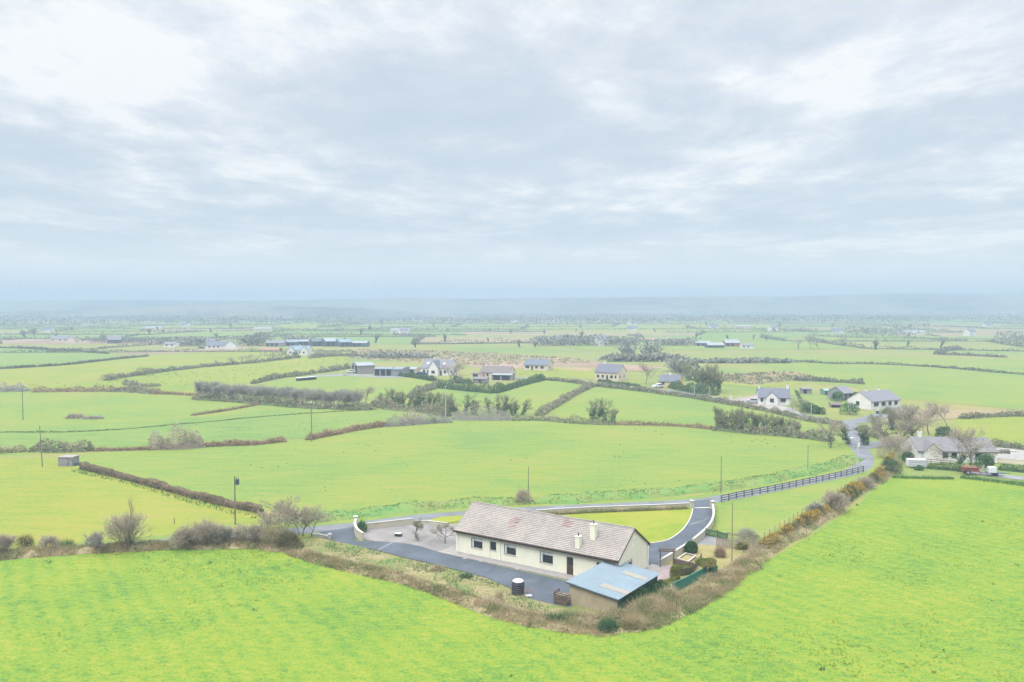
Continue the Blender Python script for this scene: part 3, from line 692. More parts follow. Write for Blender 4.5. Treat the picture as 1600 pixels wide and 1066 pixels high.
def doorpart(parent, org, ux, n, h, mat):
    a, b, c, d = h[:4]; mb = MB(); bars(mb, org, ux, n, a, b, c, d, .07, .13)
    for q in (c + .15, c + (d - c) * .55): bars(mb, org, ux, n, a + .12, b - .12, q, q + (d - c) * .33, .055, .0695)
    o = mb.build('door', mat, parent); mb = MB(); bars(mb, org, ux, n, b - .14, b - .08, c + .98, c + 1.04, .02, .0545); mb.build('handle', M['metal'], o)
    mb = MB(); bars(mb, org, ux, n, a + .16, b - .16, c + (d - c) * .6, d - .14, .045, .0545); mb.build('pane', M['glass'], o)
def gable_roof(parent, L, W, Hw, Hr, oe, og, mat, courses=0, t=.09, uv=False, name='roof', y0=0.0, x0=0.0):
    s = (Hr - Hw) / (W / 2); e = .012; prof = []
    ez = Hw - oe * s
    def pt(f, side, lift):   # f 0 at eave .. 1 at ridge
        y = (-oe + (W / 2 + oe) * f); z = ez + (Hr - ez) * f + lift
        return (y if side == 0 else W - y, z)
    if courses:
        top = []
        for k in range(courses):
            top += [pt(k / courses, 0, t + e + .045), pt((k + 1) / courses, 0, t + e)]
        top2 = [(W - y, z) for y, z in top[::-1]]; topc = top + top2[1:]
    else: topc = [pt(0, 0, t + e), pt(1, 0, t + e), pt(0, 1, t + e)]
    prof = topc + [pt(0, 1, e), pt(1, 0, e), pt(0, 0, e)]
    n = len(prof); mb = MB(); X0, X1 = x0 - og, x0 + L + og
    mb.add([(X0, y + y0, z) for y, z in prof] + [(X1, y + y0, z) for y, z in prof], [(i, i + n, (i + 1) % n + n, (i + 1) % n) for i in range(n)])
    # end caps as strips (the profile is concave)
    m = len(topc); fl = [tuple(range(n - 1, -1, -1))]; mb.f += [tuple(range(n)), tuple(range(2 * n - 1, n - 1, -1))]
    if uv:
        mb.uv = []; acc = [0.0]
        for i in range(1, n): acc.append(acc[-1] + math.dist(prof[i], prof[i - 1]))
        sl = math.dist(pt(0, 0, 0), pt(1, 0, 0)); rate = sl / courses if courses else .25
        for f in mb.f:
            for i in f:
                k = i % n; x = (X1 - X0) if i >= n else 0
                v = (k // 2 + k % 2) * .2467 + (.02 if k % 2 == 0 else -.02) if courses and k < m else acc[k]
                mb.uv.append((x, v))
    o = mb.build(name, mat, parent); return o
def chimney(roof, x, y, z0, z1, w=.6, d=.6, mat=None, pots=1):
    mb = MB(); mb.box(x - w / 2, x + w / 2, y - d / 2, y + d / 2, z0, z1); mb.box(x - w / 2 - .05, x + w / 2 + .05, y - d / 2 - .05, y + d / 2 + .05, z1, z1 + .1)
    c = mb.build('chimney', mat or M['renderw'], roof); mb = MB()
    for k in range(pots):
        px = x + (k - (pots - 1) / 2) * .34; mb.tube([(px, y, z1 + .1), (px, y, z1 + .45), (px, y, z1 + .5)], [.11, .09, .11], 8)
    mb.build('chimney_pot', M['slateg'], c); return c
def walls(L, W, Hw, Hr, front, right, left, y0=0, x0=0, gables=(True, True)):
    mb = MB(); h = lambda q: [o[1:5] for o in q]
    holed(mb, (x0, y0, 0), (1, 0, 0), (0, -1, 0), L, 0, Hw, h(front)); holed(mb, (x0 + L, y0, 0), (0, 1, 0), (1, 0, 0), W, 0, Hw, h(right))
    holed(mb, (x0, y0 + W, 0), (0, -1, 0), (-1, 0, 0), W, 0, Hw, h(left)); mb.quad((x0 + L, y0 + W, 0), (x0, y0 + W, 0), (x0, y0 + W, Hw), (x0 + L, y0 + W, Hw))
    mb.poly([(x0 + L, y0, Hw), (x0 + L, y0 + W, Hw), (x0 + L, y0 + W / 2, Hr)]); mb.poly([(x0, y0 + W, Hw), (x0, y0, Hw), (x0, y0 + W / 2, Hr)])
    return mb
def openings(t, L, W, front, right, left, fmat, mull, curtain=False, y0=0, x0=0, doormat=None):
    for hs, org, ux, n in ((front, (x0, y0, 0), (1, 0, 0), (0, -1, 0)), (right, (x0 + L, y0, 0), (0, 1, 0), (1, 0, 0)), (left, (x0, y0 + W, 0), (0, -1, 0), (-1, 0, 0))):
        for o in hs:
            if o[0] == 'w': window(t, org, ux, n, o[1:5], fmat, o[5] if len(o) > 5 else mull, curtain)
            elif o[0] == 'd': doorpart(t, org, ux, n, o[1:5], doormat or M['door'])
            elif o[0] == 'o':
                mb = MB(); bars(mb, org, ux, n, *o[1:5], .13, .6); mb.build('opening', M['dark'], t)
def house(name, label, cat, px, py, ang, L, W, Hw, Hr, wall, roof, front=(), right=(), left=(), chims=(), oe=.3, og=.12, fmat='frame', mull=(.5,), group=None, skylights=(), dormers=(), porch=None, wing=None):
    x, y = G(px, py); t = thing(name, label, cat, (x, y, 0), R(ang), group)
    walls(L, W, Hw, Hr, front, right, left).build('wall', M[wall], t)
    openings(t, L, W, front, right, left, M[fmat], mull)
    r = gable_roof(t, L, W, Hw, Hr, oe, og, M[roof]); s = (Hr - Hw) / (W / 2)
    for cx, cy, top in chims: chimney(r, cx, cy, Hw + min(cy, W - cy) * s - .3, Hr + top, pots=1)
    for u, v in skylights:
        y_ = W / 2 * v; z_ = Hw + y_ * s + .115; mb = MB(); n = Vector((0, -s, 1)).normalized(); a = Vector((0, 1, s)).normalized()
        q = [Vector((u, y_, z_)) + Vector((1, 0, 0)) * i * .45 + a * j * .6 for i, j in ((-1, -1), (1, -1), (1, 1), (-1, 1))]
        mb.add(q + [p + n * .06 for p in q], [(4, 5, 6, 7), (0, 1, 5, 4), (1, 2, 6, 5), (2, 3, 7, 6), (3, 0, 4, 7)]); mb.build('skylight', M['white'], r)
    for (gx, gw, gd, ghw, ghr, wins) in dormers:      # front gabled projections: x, width, depth in front, eave, ridge
        g = MB(); fr = [w for w in wins]
        holed(g, (gx, -gd, 0), (1, 0, 0), (0, -1, 0), gw, 0, ghw, [w[1:5] for w in fr]); B2 = W * .42
        g.poly([(gx, -gd, ghw), (gx + gw, -gd, ghw), (gx + gw / 2, -gd, ghr)]); g.quad((gx + gw, -gd, 0), (gx + gw, B2, 0), (gx + gw, B2, ghw), (gx + gw, -gd, ghw)); g.quad((gx, B2, 0), (gx, -gd, 0), (gx, -gd, ghw), (gx, B2, ghw))
        g.build('gable_wall', M[wall], t)
        for w in fr:
            if w[0] == 'w': window(t, (gx, -gd, 0), (1, 0, 0), (0, -1, 0), w[1:5], M[fmat], mull)
            else: doorpart(t, (gx, -gd, 0), (1, 0, 0), (0, -1, 0), w[1:5], M['door'])
        rr = MB(); o_ = .2; k = (ghr - ghw) / (gw / 2); e = ghw - o_ * k
        P = [(gx - o_, e + .014), (gx + gw / 2, ghr + .014), (gx + gw + o_, e + .014)]; Q = [(a, b + .1) for a, b in P]; n6 = P + Q[::-1]
        rr.add([(a, -gd - .15, b) for a, b in n6] + [(a, B2, b) for a, b in n6], [(0, 1, 4, 5), (1, 2, 3, 4), (11, 10, 7, 6), (10, 9, 8, 7), (5, 4, 10, 11), (4, 3, 9, 10), (1, 0, 6, 7), (2, 1, 7, 8), (0, 5, 11, 6), (3, 2, 8, 9)]); rr.build('gable_roof', M[roof], t)
    return t
W_ = lambda a, w=1.2, z=.95, h=1.15: ('w', a, a + w, z, z + h)
D_ = lambda a, w=.95, h=2.05: ('d', a, a + w, .02, h)

# --- the long bungalow
HX, HY, HT, HL, HW, HH, HR = -6.80, 99.88, -.588, 21.94, 7.31, 2.92, 5.31
hd = Vector((math.cos(HT), math.sin(HT), 0)); hn = Vector((-hd.y, hd.x, 0)); ho = Vector((HX, HY, 0))
bung = thing('bungalow', 'long cream bungalow with pinkish brown tiled roof beside the dark driveway', 'house', ho, HT)
def onplane(px, py, p0, nrm):
    d = ray(px, py); o = Vector((0, 0, H)); t = (p0 - o).dot(nrm) / d.dot(nrm); q = o + d * t - ho
    return q.dot(hd), q.dot(hn), q.z
Z1 = lambda zx, zy: (680 + zx * .225141, 770 + zy * .225141)
def fr(zx0, zy0, zx1, zy1):
    a = onplane(*Z1(zx0, zy0), ho, hn); b = onplane(*Z1(zx1, zy1), ho, hn); return a[0], b[0], min(a[2], b[2]), max(a[2], b[2])
hs = []
for (x0, y0, x1, y1) in ((250, 372, 328, 383), (382, 379, 423, 388), (478, 400, 560, 415), (725, 470, 817, 485)):
    a = onplane(*Z1(x0, y0), ho, hn)[0]; b = onplane(*Z1(x1, y1), ho, hn)[0]; hs.append(['w', a, b, 1.0, 2.15])
hs[1][3] = 1.12; hs[1][4] = 2.12; hs[3][3] = .86
da = onplane(*Z1(912, 565), ho, hn)[0]; db = onplane(*Z1(958, 572), ho, hn)[0]
front = hs + [['d', da, db, .03, 2.08], ['w', onplane(*Z1(1120, 515), ho, hn)[0], onplane(*Z1(1120, 515), ho, hn)[0] + 1.0, 1.05, 2.1]]
gp = ho + hd * HL
ga = onplane(*Z1(1327, 480), gp, hd)[1]; gb = onplane(*Z1(1367, 480), gp, hd)[1]
rightw = [['w', ga, gb, 1.0, 2.1]]
walls(HL, HW, HH, HR, front, rightw, []).build('wall', M['render'], bung)
for k, o in enumerate(front):
    if o[0] == 'w': window(bung, (0, 0, 0), (1, 0, 0), (0, -1, 0), o[1:5], M['frame'], (.3,) if o[2] - o[1] > 1.3 else (), curtain=o[2] - o[1] > 1.3)
    else: doorpart(bung, (0, 0, 0), (1, 0, 0), (0, -1, 0), o[1:5], M['door'])
window(bung, (HL, 0, 0), (0, 1, 0), (1, 0, 0), rightw[0][1:5], M['frame'], (.5,), True)
roof = gable_roof(bung, HL, HW, HH, HR, .35, .12, M['tiles'], courses=19, t=.08, uv=True)
sl = (HR - HH) / (HW / 2)
rn = Vector((0, -sl, 1)).normalized(); wn = hd * rn.x + hn * rn.y + Vector((0, 0, rn.z)); rp = ho + Vector((0, 0, HH + .1))
def roofpt(px, py):
    q = onplane(px, py, rp, wn); return q[0], q[1]
ck = [(985, 388, 300, .54), (1090, 330, 212, .62)]
for zx, zb, zt, w in ck:
    x, y = roofpt(*Z1(zx, zb)); y += w / 2; zb_ = HH + y * sl
    top = zb_ + (zb - zt) * .2251 * (math.hypot(HY - 8, 30) / F) * .8
    chimney(roof, x, y, zb_ - .35, top, w, w, M['render'], 1)
# new red tiles in two ragged patches, each tile a thin slab lying on its course
rate = (HW / 2 + .35) / 19; rr_ = random.Random(3)
for cells in ([(548, 178), (530, 190), (512, 192), (555, 196), (545, 205), (518, 208), (535, 218), (505, 222), (522, 232), (515, 210), (495, 243), (548, 215)], [(905, 180), (925, 186), (938, 190), (898, 192), (915, 200), (935, 206), (890, 206), (912, 216), (885, 222), (902, 228), (872, 236), (890, 242), (908, 240), (928, 220), (880, 214)]):
    mb = MB()
    for zx, zy in cells:
        x, y = roofpt(*Z1(zx, zy)); k = round((y + .35) / rate); ya = -.35 + k * rate + .01; yb = ya + rate * .96; za = HH + ya * sl + .125; zb_ = HH + yb * sl + .103
        x = round(x / .38) * .38
        mb.add([(x, ya, za), (x + .56, ya, za), (x + .56, yb, zb_), (x, yb, zb_), (x, ya, za - .03), (x + .56, ya, za - .03)], [(0, 1, 2, 3), (4, 5, 1, 0)])
    mb.build('tile_patch', M['redtiles'], roof).data.uv_layers.new(name='UVMap')
mb = MB(); mb.tube([(-.14, HW / 2, HR + .1), (HL + .14, HW / 2, HR + .1)], .1, 8); mb.build('ridge', M['tiles'], roof).data.uv_layers.new(name='UVMap')
ez = HH - .35 * sl
mb = MB(); mb.box(-.1, HL + .1, -.40, -.355, ez - .17, ez + .1); mb.box(-.1, HL + .1, HW + .355, HW + .40, ez - .17, ez + .1)
for xx in (HL + .125, -.155):
    for s_ in (0, 1):
        a = (xx, -.38 if s_ == 0 else HW + .38, ez - .1); b = (xx, HW / 2, HR - .1)
        mb.add([a, b, (b[0], b[1], b[2] + .19), (a[0], a[1], a[2] + .19), (a[0] + .03, a[1], a[2]), (b[0] + .03, b[1], b[2]), (b[0] + .03, b[1], b[2] + .19), (a[0] + .03, a[1], a[2] + .19)], [(0, 1, 2, 3), (4, 7, 6, 5), (0, 4, 5, 1), (3, 2, 6, 7)])
mb.build('fascia', M['fascia'], bung)
mb = MB(); mb.tube([(-.1, -.455, ez + .04), (HL + .1, -.455, ez + .04)], .055, 8); g_ = mb.build('gutter', M['fascia'], bung)
for xx in (.25, onplane(*Z1(377, 440), ho, hn)[0], onplane(*Z1(450, 450), ho, hn)[0]):
    mb = MB(); mb.tube([(xx, -.44, ez), (xx, -.06, ez - .35), (xx, -.06, .1)], .04, 8); mb.build('downpipe', M['pvc'], bung)
mb = MB(); mb.tube([(HL - .1, HW + .44, ez), (HL + .07, HW + .06, ez - .4), (HL + .07, HW - .05, .1)], .045, 8); mb.build('downpipe', M['pvc'], bung)
for zx, zy in ((1380, 310), (1375, 365)):
    q = onplane(*Z1(zx, zy), gp, hd); mb = MB(); mb.box(HL, HL + .03, q[1] - .13, q[1] + .13, q[2] - .13, q[2] + .13); mb.build('vent', M['pvc'], bung)
# concrete path round the house: kerb-high slab, front and far end
mb = MB()
fp = [ho + hd * a + hn * b for a, b in ((-1.6, -1.5), (HL + 1.6, -1.5), (HL + 1.6, HW + 1.2), (HL + .0, HW + 1.2), (HL, 0), (0, 0), (0, HW), (-1.6, HW))]
n = len(fp); mb.add([(p.x, p.y, .0) for p in fp] + [(p.x, p.y, .11) for p in fp], [tuple(range(n, 2 * n))] + [(i, (i + 1) % n, (i + 1) % n + n, i + n) for i in range(n)])
tag(mb.build('path', M['concrete']), kind='structure')
for k, (zx, zy) in enumerate(((172, 443), (205, 460), (318, 480), (568, 535))):
    x, y = G(*Z1(zx, zy)); t = MB(); t.cbox(-.26, .26, -.2, .2, .07, .105, .02); ob = t.build('drain_cover', M['concrete'], None, (x, y, 0)); ob.rotation_euler.z = HT
    tag(ob, ['pale drain cover in the tarmac nearest the bungalow corner', 'pale drain cover second along from the bungalow corner', 'pale drain cover in front of the small bungalow window', 'pale drain cover between the wide window and the water tank'][k], 'drain cover', 'drain covers in the driveway')

# --- the lean-to shed with the blue tin roof
sx, sy, st, SA, SB, SZL, SZR = 5.611, 82.241, -.612, 5.649, 9.259, 2.222, 1.658
shed = thing('shed', 'rendered farm shed with sloping pale blue corrugated roof beside the bungalow', 'shed', (sx, sy, 0), st)
mb = MB(); i_ = .12
def sz(x): return SZL + (SZR - SZL) * x / SA
mb.quad((i_, i_, 0), (SA - i_, i_, 0), (SA - i_, i_, sz(SA - i_) - .03), (i_, i_, sz(i_) - .03)); mb.quad((SA - i_, SB - i_, 0), (i_, SB - i_, 0), (i_, SB - i_, sz(i_) - .03), (SA - i_, SB - i_, sz(SA - i_) - .03)); mb.quad((i_, SB - i_, 0), (i_, i_, 0), (i_, i_, sz(i_) - .03), (i_, SB - i_, sz(i_) - .03))
mb.build('wall', M['rendert'], shed)
mb = MB(); mb.quad((SA - i_ - .01, i_, 0), (SA - i_ - .01, SB - i_, 0), (SA - i_ - .01, SB - i_, sz(SA) - .04), (SA - i_ - .01, i_, sz(SA) - .04))
for k in range(46): mb.box(SA - i_ - .008, SA - i_ + .022, i_ + k * .196, i_ + k * .196 + .07, .0, sz(SA) - .045)
mb.build('cladding', M['meshd'], shed)
def corrugated(parent, name, x0, x1, y0, y1, mat, lift, pitch=.16, amp=.022, zf=None, nx=6):
    zf = zf or sz; n = int((y1 - y0) / pitch * 6); V = []; m = nx
    for j in range(n + 1):
        y = y0 + (y1 - y0) * j / n
        for i in range(m + 1):
            x = x0 + (x1 - x0) * i / m; V.append((x, y, zf(x) + lift + amp * math.cos(2 * math.pi * y / pitch)))
    q = m + 1; b = MB(); N = len(V); V2 = [(x, y, z - .012) for x, y, z in V]
    b.add(V + V2, [(j * q + i, j * q + i + 1, (j + 1) * q + i + 1, (j + 1) * q + i) for j in range(n) for i in range(m)] + [(N + j * q + i, N + (j + 1) * q + i, N + (j + 1) * q + i + 1, N + j * q + i + 1) for j in range(n) for i in range(m)] + [(i, N + i, N + i + 1, i + 1) for i in range(m)])
    return b.build(name, mat, parent)
rf = corrugated(shed, 'roof', -.15, SA + .15, -.12, SB + .12, M['tinb'], .03, .34, .04, lambda x: sz(x) + (.028 if x < 2.72 else 0) + (.02 if x < 1.3 else 0), 24)
corrugated(rf, 'skylight', 2.76, SA + .16, 1.36, 2.38, M['sky light'], .052, .34, .04); corrugated(rf, 'skylight', 2.76, SA - .25, 6.12, 7.14, M['sky light'], .052, .34, .04)
mb = MB(); mb.add([(-.17, -.16, sz(-.17) + .02), (SA + .17, -.16, sz(SA + .17) + .02), (SA + .17, -.16, sz(SA + .17) - .12), (-.17, -.16, sz(-.17) - .12), (-.17, -.125, sz(-.17) + .02), (SA + .17, -.125, sz(SA + .17) + .02), (SA + .17, -.125, sz(SA + .17) - .12), (-.17, -.125, sz(-.17) - .12)], [(0, 3, 2, 1), (4, 5, 6, 7), (0, 1, 5, 4), (3, 7, 6, 2), (0, 4, 7, 3), (1, 2, 6, 5)])
mb.build('fascia', M['tindark'], shed)
# timber crate-like pen against the shed wall
t = thing('log_pen', 'slatted timber log pen against the shed end wall', 'log store', (*G(866, 944), 0), st)
pw, pd, ph = 1.45, 1.0, 1.35; mb = MB()
for x in (0, pw):
    for y in (0, pd): mb = MB(); mb.box(x - .04, x + .04, y - .04, y + .04, 0, ph); mb.build('post', M['brownwood'], t)
mb = MB()
for k in range(7):
    z = .1 + k * .18; mb.box(.04, pw - .04, -.055, -.042, z, z + .1); mb.box(-.055, -.042, .04, pd - .04, z, z + .1)
mb.build('slats', M['brownwood'], t); mb = MB()
for k in range(60):
    a = rr_.uniform(.1, pw - .1); z = rr_.uniform(.1, 1.0); mb.tube([(a, .12, z), (a + rr_.uniform(-.03, .03), pd - .1, z + .02)], rr_.uniform(.05, .09), 7)
mb.build('logs', M['palewood'], t)
# water tank
t = thing('water_tank', 'black ribbed plastic water tank with pale lid on the tarmac edge', 'tank', (*G(809.5, 928.5), 0)); r_ = .64; prof = [(r_, 0)]
for k in range(5): prof += [(r_, .08 + k * .24), (r_ + .035, .12 + k * .24), (r_ + .035, .19 + k * .24), (r_, .23 + k * .24)]
prof += [(r_, 1.32), (r_ - .06, 1.4)]
mb = MB(); mb.lathe(prof, 28); mb.build('body', M['tank'], t, smooth=False); mb = MB(); mb.lathe([(r_ - .05, 1.402), (.5, 1.48), (.27, 1.53), (.27, 1.6), (.2, 1.63)], 24); lid = mb.build('lid', M['tanktop'], t)
for a in range(8):
    mb = MB()
    q = a * math.pi / 4; mb.tube([(.24 * math.cos(q), .24 * math.sin(q), 1.555), (.6 * math.cos(q), .6 * math.sin(q), 1.43)], .035, 5); mb.build('rib', M['tanktop'], lid)
t = thing('metal_trolley', 'small rusty steel frame trolley beside the black water tank', 'trolley', (*G(826, 933), 0), .2); mb = MB()
for x in (-.4, .4):
    for y in (-.3, .3): mb = MB(); mb.tube([(x, y, .0), (x, y, .75)], .02, 6); mb.build('leg', M['rust'], t)
for z in (.12, .72):
    mb = MB(); mb.tube([(-.4, -.3, z), (.4, -.3, z), (.4, .3, z), (-.4, .3, z), (-.4, -.3, z)], .018, 6); mb.build('rail', M['rust'], t)
mb = MB(); mb.cbox(-.36, .36, -.26, .26, .14, .2, .02); mb.build('tray', M['metal'], t)

# --- neighbouring houses
hG = house('house', 'big white house with steep grey roof and blue front gable beside bare trees', 'house', 657, 585.5, -24, 14, 9, 3.1, 6.6, 'renderw', 'lilac',
    front=[W_(1.2), W_(3.2, .9), D_(9.6), W_(11.4)], right=[W_(1.5, 1.3), W_(5.6, 1.3), ('w', 3.9, 5.1, 3.0, 3.05)][:2], chims=[(13, 4.5, .9), (4.5, 4.5, .8)], dormers=[(5, 4.6, 1.8, 3.2, 6.2, [W_(1.4, 1.7)])], skylights=[(2.6, .5), (10.5, .5)])
for o in hG.children:
    if o.name.startswith('gable_roof'): o.data.materials[0] = M['slateb']
house('bungalow', 'low bungalow with brown roof and peach walls behind the green hedge', 'house', 749, 591, -20, 13, 8, 2.5, 4.9, 'renderp', 'slatebrown',
    front=[W_(1), W_(3.2, .9), W_(5.3, .9), W_(9.5)], right=[W_(2), W_(5)], chims=[(1.5, 4, .7), (8, 4, .6)])
house('garage', 'flat peach annex at the end of the brown roofed bungalow', 'garage', 737, 592.5, -20, 3.2, 6, 2.3, 2.7, 'renderp', 'slatebrown', front=[D_(.5, 2.2, 2.0)])
house('carport', 'pale blue roofed carport in front of the brown roofed bungalow', 'carport', 768, 594, -14, 8.4, 5, 2.1, 2.5, 'stone', 'tin', front=[('o', .6, 3.6, .02, 1.9), ('o', 4.2, 7.6, .02, 1.9)])
house('stone_shed', 'low grey stone outhouse before the carport', 'shed', 739, 599, -10, 5.5, 4, 1.7, 2.3, 'stone', 'slateg', front=[D_(2.2, 1.1, 1.5)])
house('bungalow', 'cream bungalow with blue grey roof standing alone by the reddish bog', 'house', 818.5, 578.5, -22, 11.5, 8, 2.6, 5.0, 'renderp', 'slateb',
    front=[W_(.8, 1.9), D_(3.6), W_(5.6, 1.3), W_(8.2, 1.6)], right=[W_(3.2)], chims=[(5.7, 4, .6)])
house('farmhouse', 'tall cream gabled farmhouse with slate roof beside the upper road', 'house', 929.5, 593.5, -33, 10.4, 7.6, 3.3, 6.3, 'rendery' if 0 else 'renderp', 'slate',
    front=[W_(.8), W_(3, 1, 1), D_(5), W_(6.8), W_(8.8, .8)], right=[W_(1.2, .8), W_(5, .8)], chims=[(2.6, 3.8, 1.1)])
house('cottage', 'small dark roofed cottage with yellow gable half hidden by hedge', 'house', 1029, 605.5, -26, 7.6, 6, 2.4, 4.6, 'rendery', 'slate', front=[W_(1), W_(4.5)], right=[W_(2.2)], chims=[(3.6, 3, .8)])
house('cottage', 'white cottage with gabled porch and two chimneys beside the upper road', 'house', 1184.5, 632.5, -12, 9.3, 7, 2.3, 4.7, 'renderw', 'slate',
    front=[W_(.7, .8), W_(6.4, 1.6)], right=[W_(2.6)], chims=[(.5, 3.5, .7), (8.8, 3.5, 1.1)], dormers=[(2.2, 3.4, 1.2, 2.3, 4.0, [W_(1.1, 1.2)])])
house('bungalow', 'white gabled bungalow with brick front and grey lilac roof by round shrubs', 'house', 1361, 641, 28, 12.6, 8.2, 2.5, 4.9, 'renderw', 'lilac',
    front=[W_(1.2, 2), W_(4.4, 1.8), W_(7.4, 1.4), W_(10, 1.4)], left=[W_(3, 1.2)], chims=[(3, 4.1, .6), (8.4, 4.1, .6)])
house('garage', 'grey roofed outbuilding behind the round shrubs of the brick fronted bungalow', 'garage', 1318, 626, 26, 4.6, 6.5, 2.3, 4.1, 'stone', 'lilac', front=[D_(.6, 1.0), W_(2.4, 1.2)])
house('greenhouse', 'pale green sheeted greenhouse in the garden of the brick fronted bungalow', 'greenhouse', 1288, 617.5, 5, 1.9, 3, 1.5, 2.0, 'greensheet', 'greensheet', front=[D_(.4, .8, 1.4)])
house('hut', 'dark green roofed open garden hut beside the pale greenhouse', 'hut', 1297, 616, 5, 3.0, 2.6, 1.0, 1.6, 'stone', 'meshd', front=[('o', .3, 2.7, .02, .95)])
house('hut', 'low brown roofed garden hut between two round shrubs', 'hut', 1298, 637, -8, 3.0, 2, .9, 1.4, 'palewood', 'slatebrown', front=[('o', .3, 2.6, .02, .8)])
house('shed', 'small grey blockwork shed alone in the grass behind the white cottage', 'shed', 1253, 615.5, -5, 3.2, 3, 1.6, 1.9, 'stone', 'lilac', front=[('o', .6, 1.6, .02, 1.4)])
house('bungalow', 'white bungalow under a long grey roof behind the red spreader', 'house', 1434, 721.5, -5, 14.6, 8.4, 2.15, 4.15, 'renderw', 'slateg',
    front=[W_(4.6, 1.0, .8, 1.0), W_(6.2, 1.0, .8, 1.0), W_(8.0, .8, .8, 1.0), W_(10.5, 1.2, .8, 1.0)], right=[W_(3)], chims=[(1.9, 4.2, .9)], dormers=[(.8, 3.2, 1.0, 2.15, 3.7, [])])
house('cottage', 'white cottage with bright blue roof and white side gable far across the fields', 'house', 321, 545.5, 3, 15, 7, 2.4, 5.2, 'renderw', 'slateb', front=[W_(2), W_(5), W_(8)], dormers=[(13.4, 8, 1.5, 2.6, 5.4, [])])
house('house', 'pale yellow house behind the blue roofed cottage', 'house', 320, 541, -12, 7, 6.5, 3.0, 5.6, 'rendery', 'lilac', front=[W_(1), W_(4)])
house('cottage', 'tiny white cottage among bare trees next to the pale yellow house', 'house', 255, 543, -6, 9, 6, 2.4, 3.8, 'renderw', 'lilac', front=[W_(2), W_(6)])
house('house', 'grey house with dark blue gable end across the far fields', 'house', 168, 537, 24, 10, 9, 3, 6, 'tindark', 'lilac', front=[W_(2), W_(6)])
house('cottage', 'long low cottage with pale lilac roof by the distant hedge', 'house', 78, 534.5, -6, 18, 7, 2.6, 4.8, 'renderp', 'lilac', front=[W_(2), W_(8), W_(13)], dormers=[(16, 6, 1.2, 2.6, 4.4, [])])
house('house', 'white dormer house with two front gables beyond the red hay barn', 'house', 449.5, 554.5, -6, 12.8, 8, 2.8, 5.3, 'renderw', 'tinb', front=[W_(5.2, .9), W_(7.0, .9)], dormers=[(.3, 4, 1.2, 2.8, 5.0, [W_(1.3, 1.2)]), (8.6, 4, 1.2, 2.8, 5.0, [W_(1.3, 1.2)])], chims=[(6.4, 4, .6)])
# farm yard
house('barn', 'tin roofed grey barn with open dark end in the farmyard', 'barn', 559, 584.6, 24, 7.6, 12, 3.6, 4.7, 'concrete', 'tin', front=[W_(1.2, .5, .2, 2.6), W_(3.4, .5, .2, 2.6), W_(5.6, .5, .2, 2.6)][:0], left=[('o', .8, 5.2, .02, 3.3), ('o', 6.6, 11.2, .02, 3.3)])
house('open_shed', 'low open fronted farm shed with three dark bays', 'shed', 584.5, 587.5, -8, 7.6, 6, 3.0, 3.5, 'concrete', 'tinb', front=[('o', .3, 2.4, .02, 2.7), ('o', 2.9, 4.9, .02, 2.7), ('o', 5.4, 7.3, .02, 2.7)])
house('shed', 'pale sheeted lean-to shed at the end of the three dark bays', 'shed', 612, 588, -8, 4.2, 14, 2.9, 3.4, 'tin', 'tinb')
house('garage', 'peach garage with rusty door between the farm sheds and the big white house', 'garage', 628, 584.5, -14, 6.6, 5, 2.2, 2.9, 'renderp', 'tin', front=[W_(.9, .9), D_(3.6, 2.0, 1.8)])
def barnposts():
    x, y = G(407.5, 556.5); t = thing('hay_barn', 'open hay barn with red curved roof on thin posts', 'barn', (x, y, 0), R(-4)); L, W = 10.6, 6.0
    mb = MB(); n = 8
    pr = [(W / 2 - (W / 2 + .3) * math.cos(math.pi * k / n), 3.4 + 1.25 * math.sin(math.pi * k / n)) for k in range(n + 1)]; pr2 = pr + [(a, b - .1) for a, b in pr[::-1]]; m = len(pr2)
    mb.add([(-.4, a, b) for a, b in pr2] + [(L + .4, a, b) for a, b in pr2], [(i, i + m, (i + 1) % m + m, (i + 1) % m) for i in range(m)] + [tuple(range(m)), tuple(range(2 * m - 1, m - 1, -1))])
    mb.build('roof', M['orangeroof'], t)
    for i in range(4):
        for j in (0, 1):
            mb = MB(); mb.box(i * L / 3 - .1, i * L / 3 + .1, j * W - .1, j * W + .1, 0, 3.42); mb.build('post', M['tindark'], t)
barnposts()
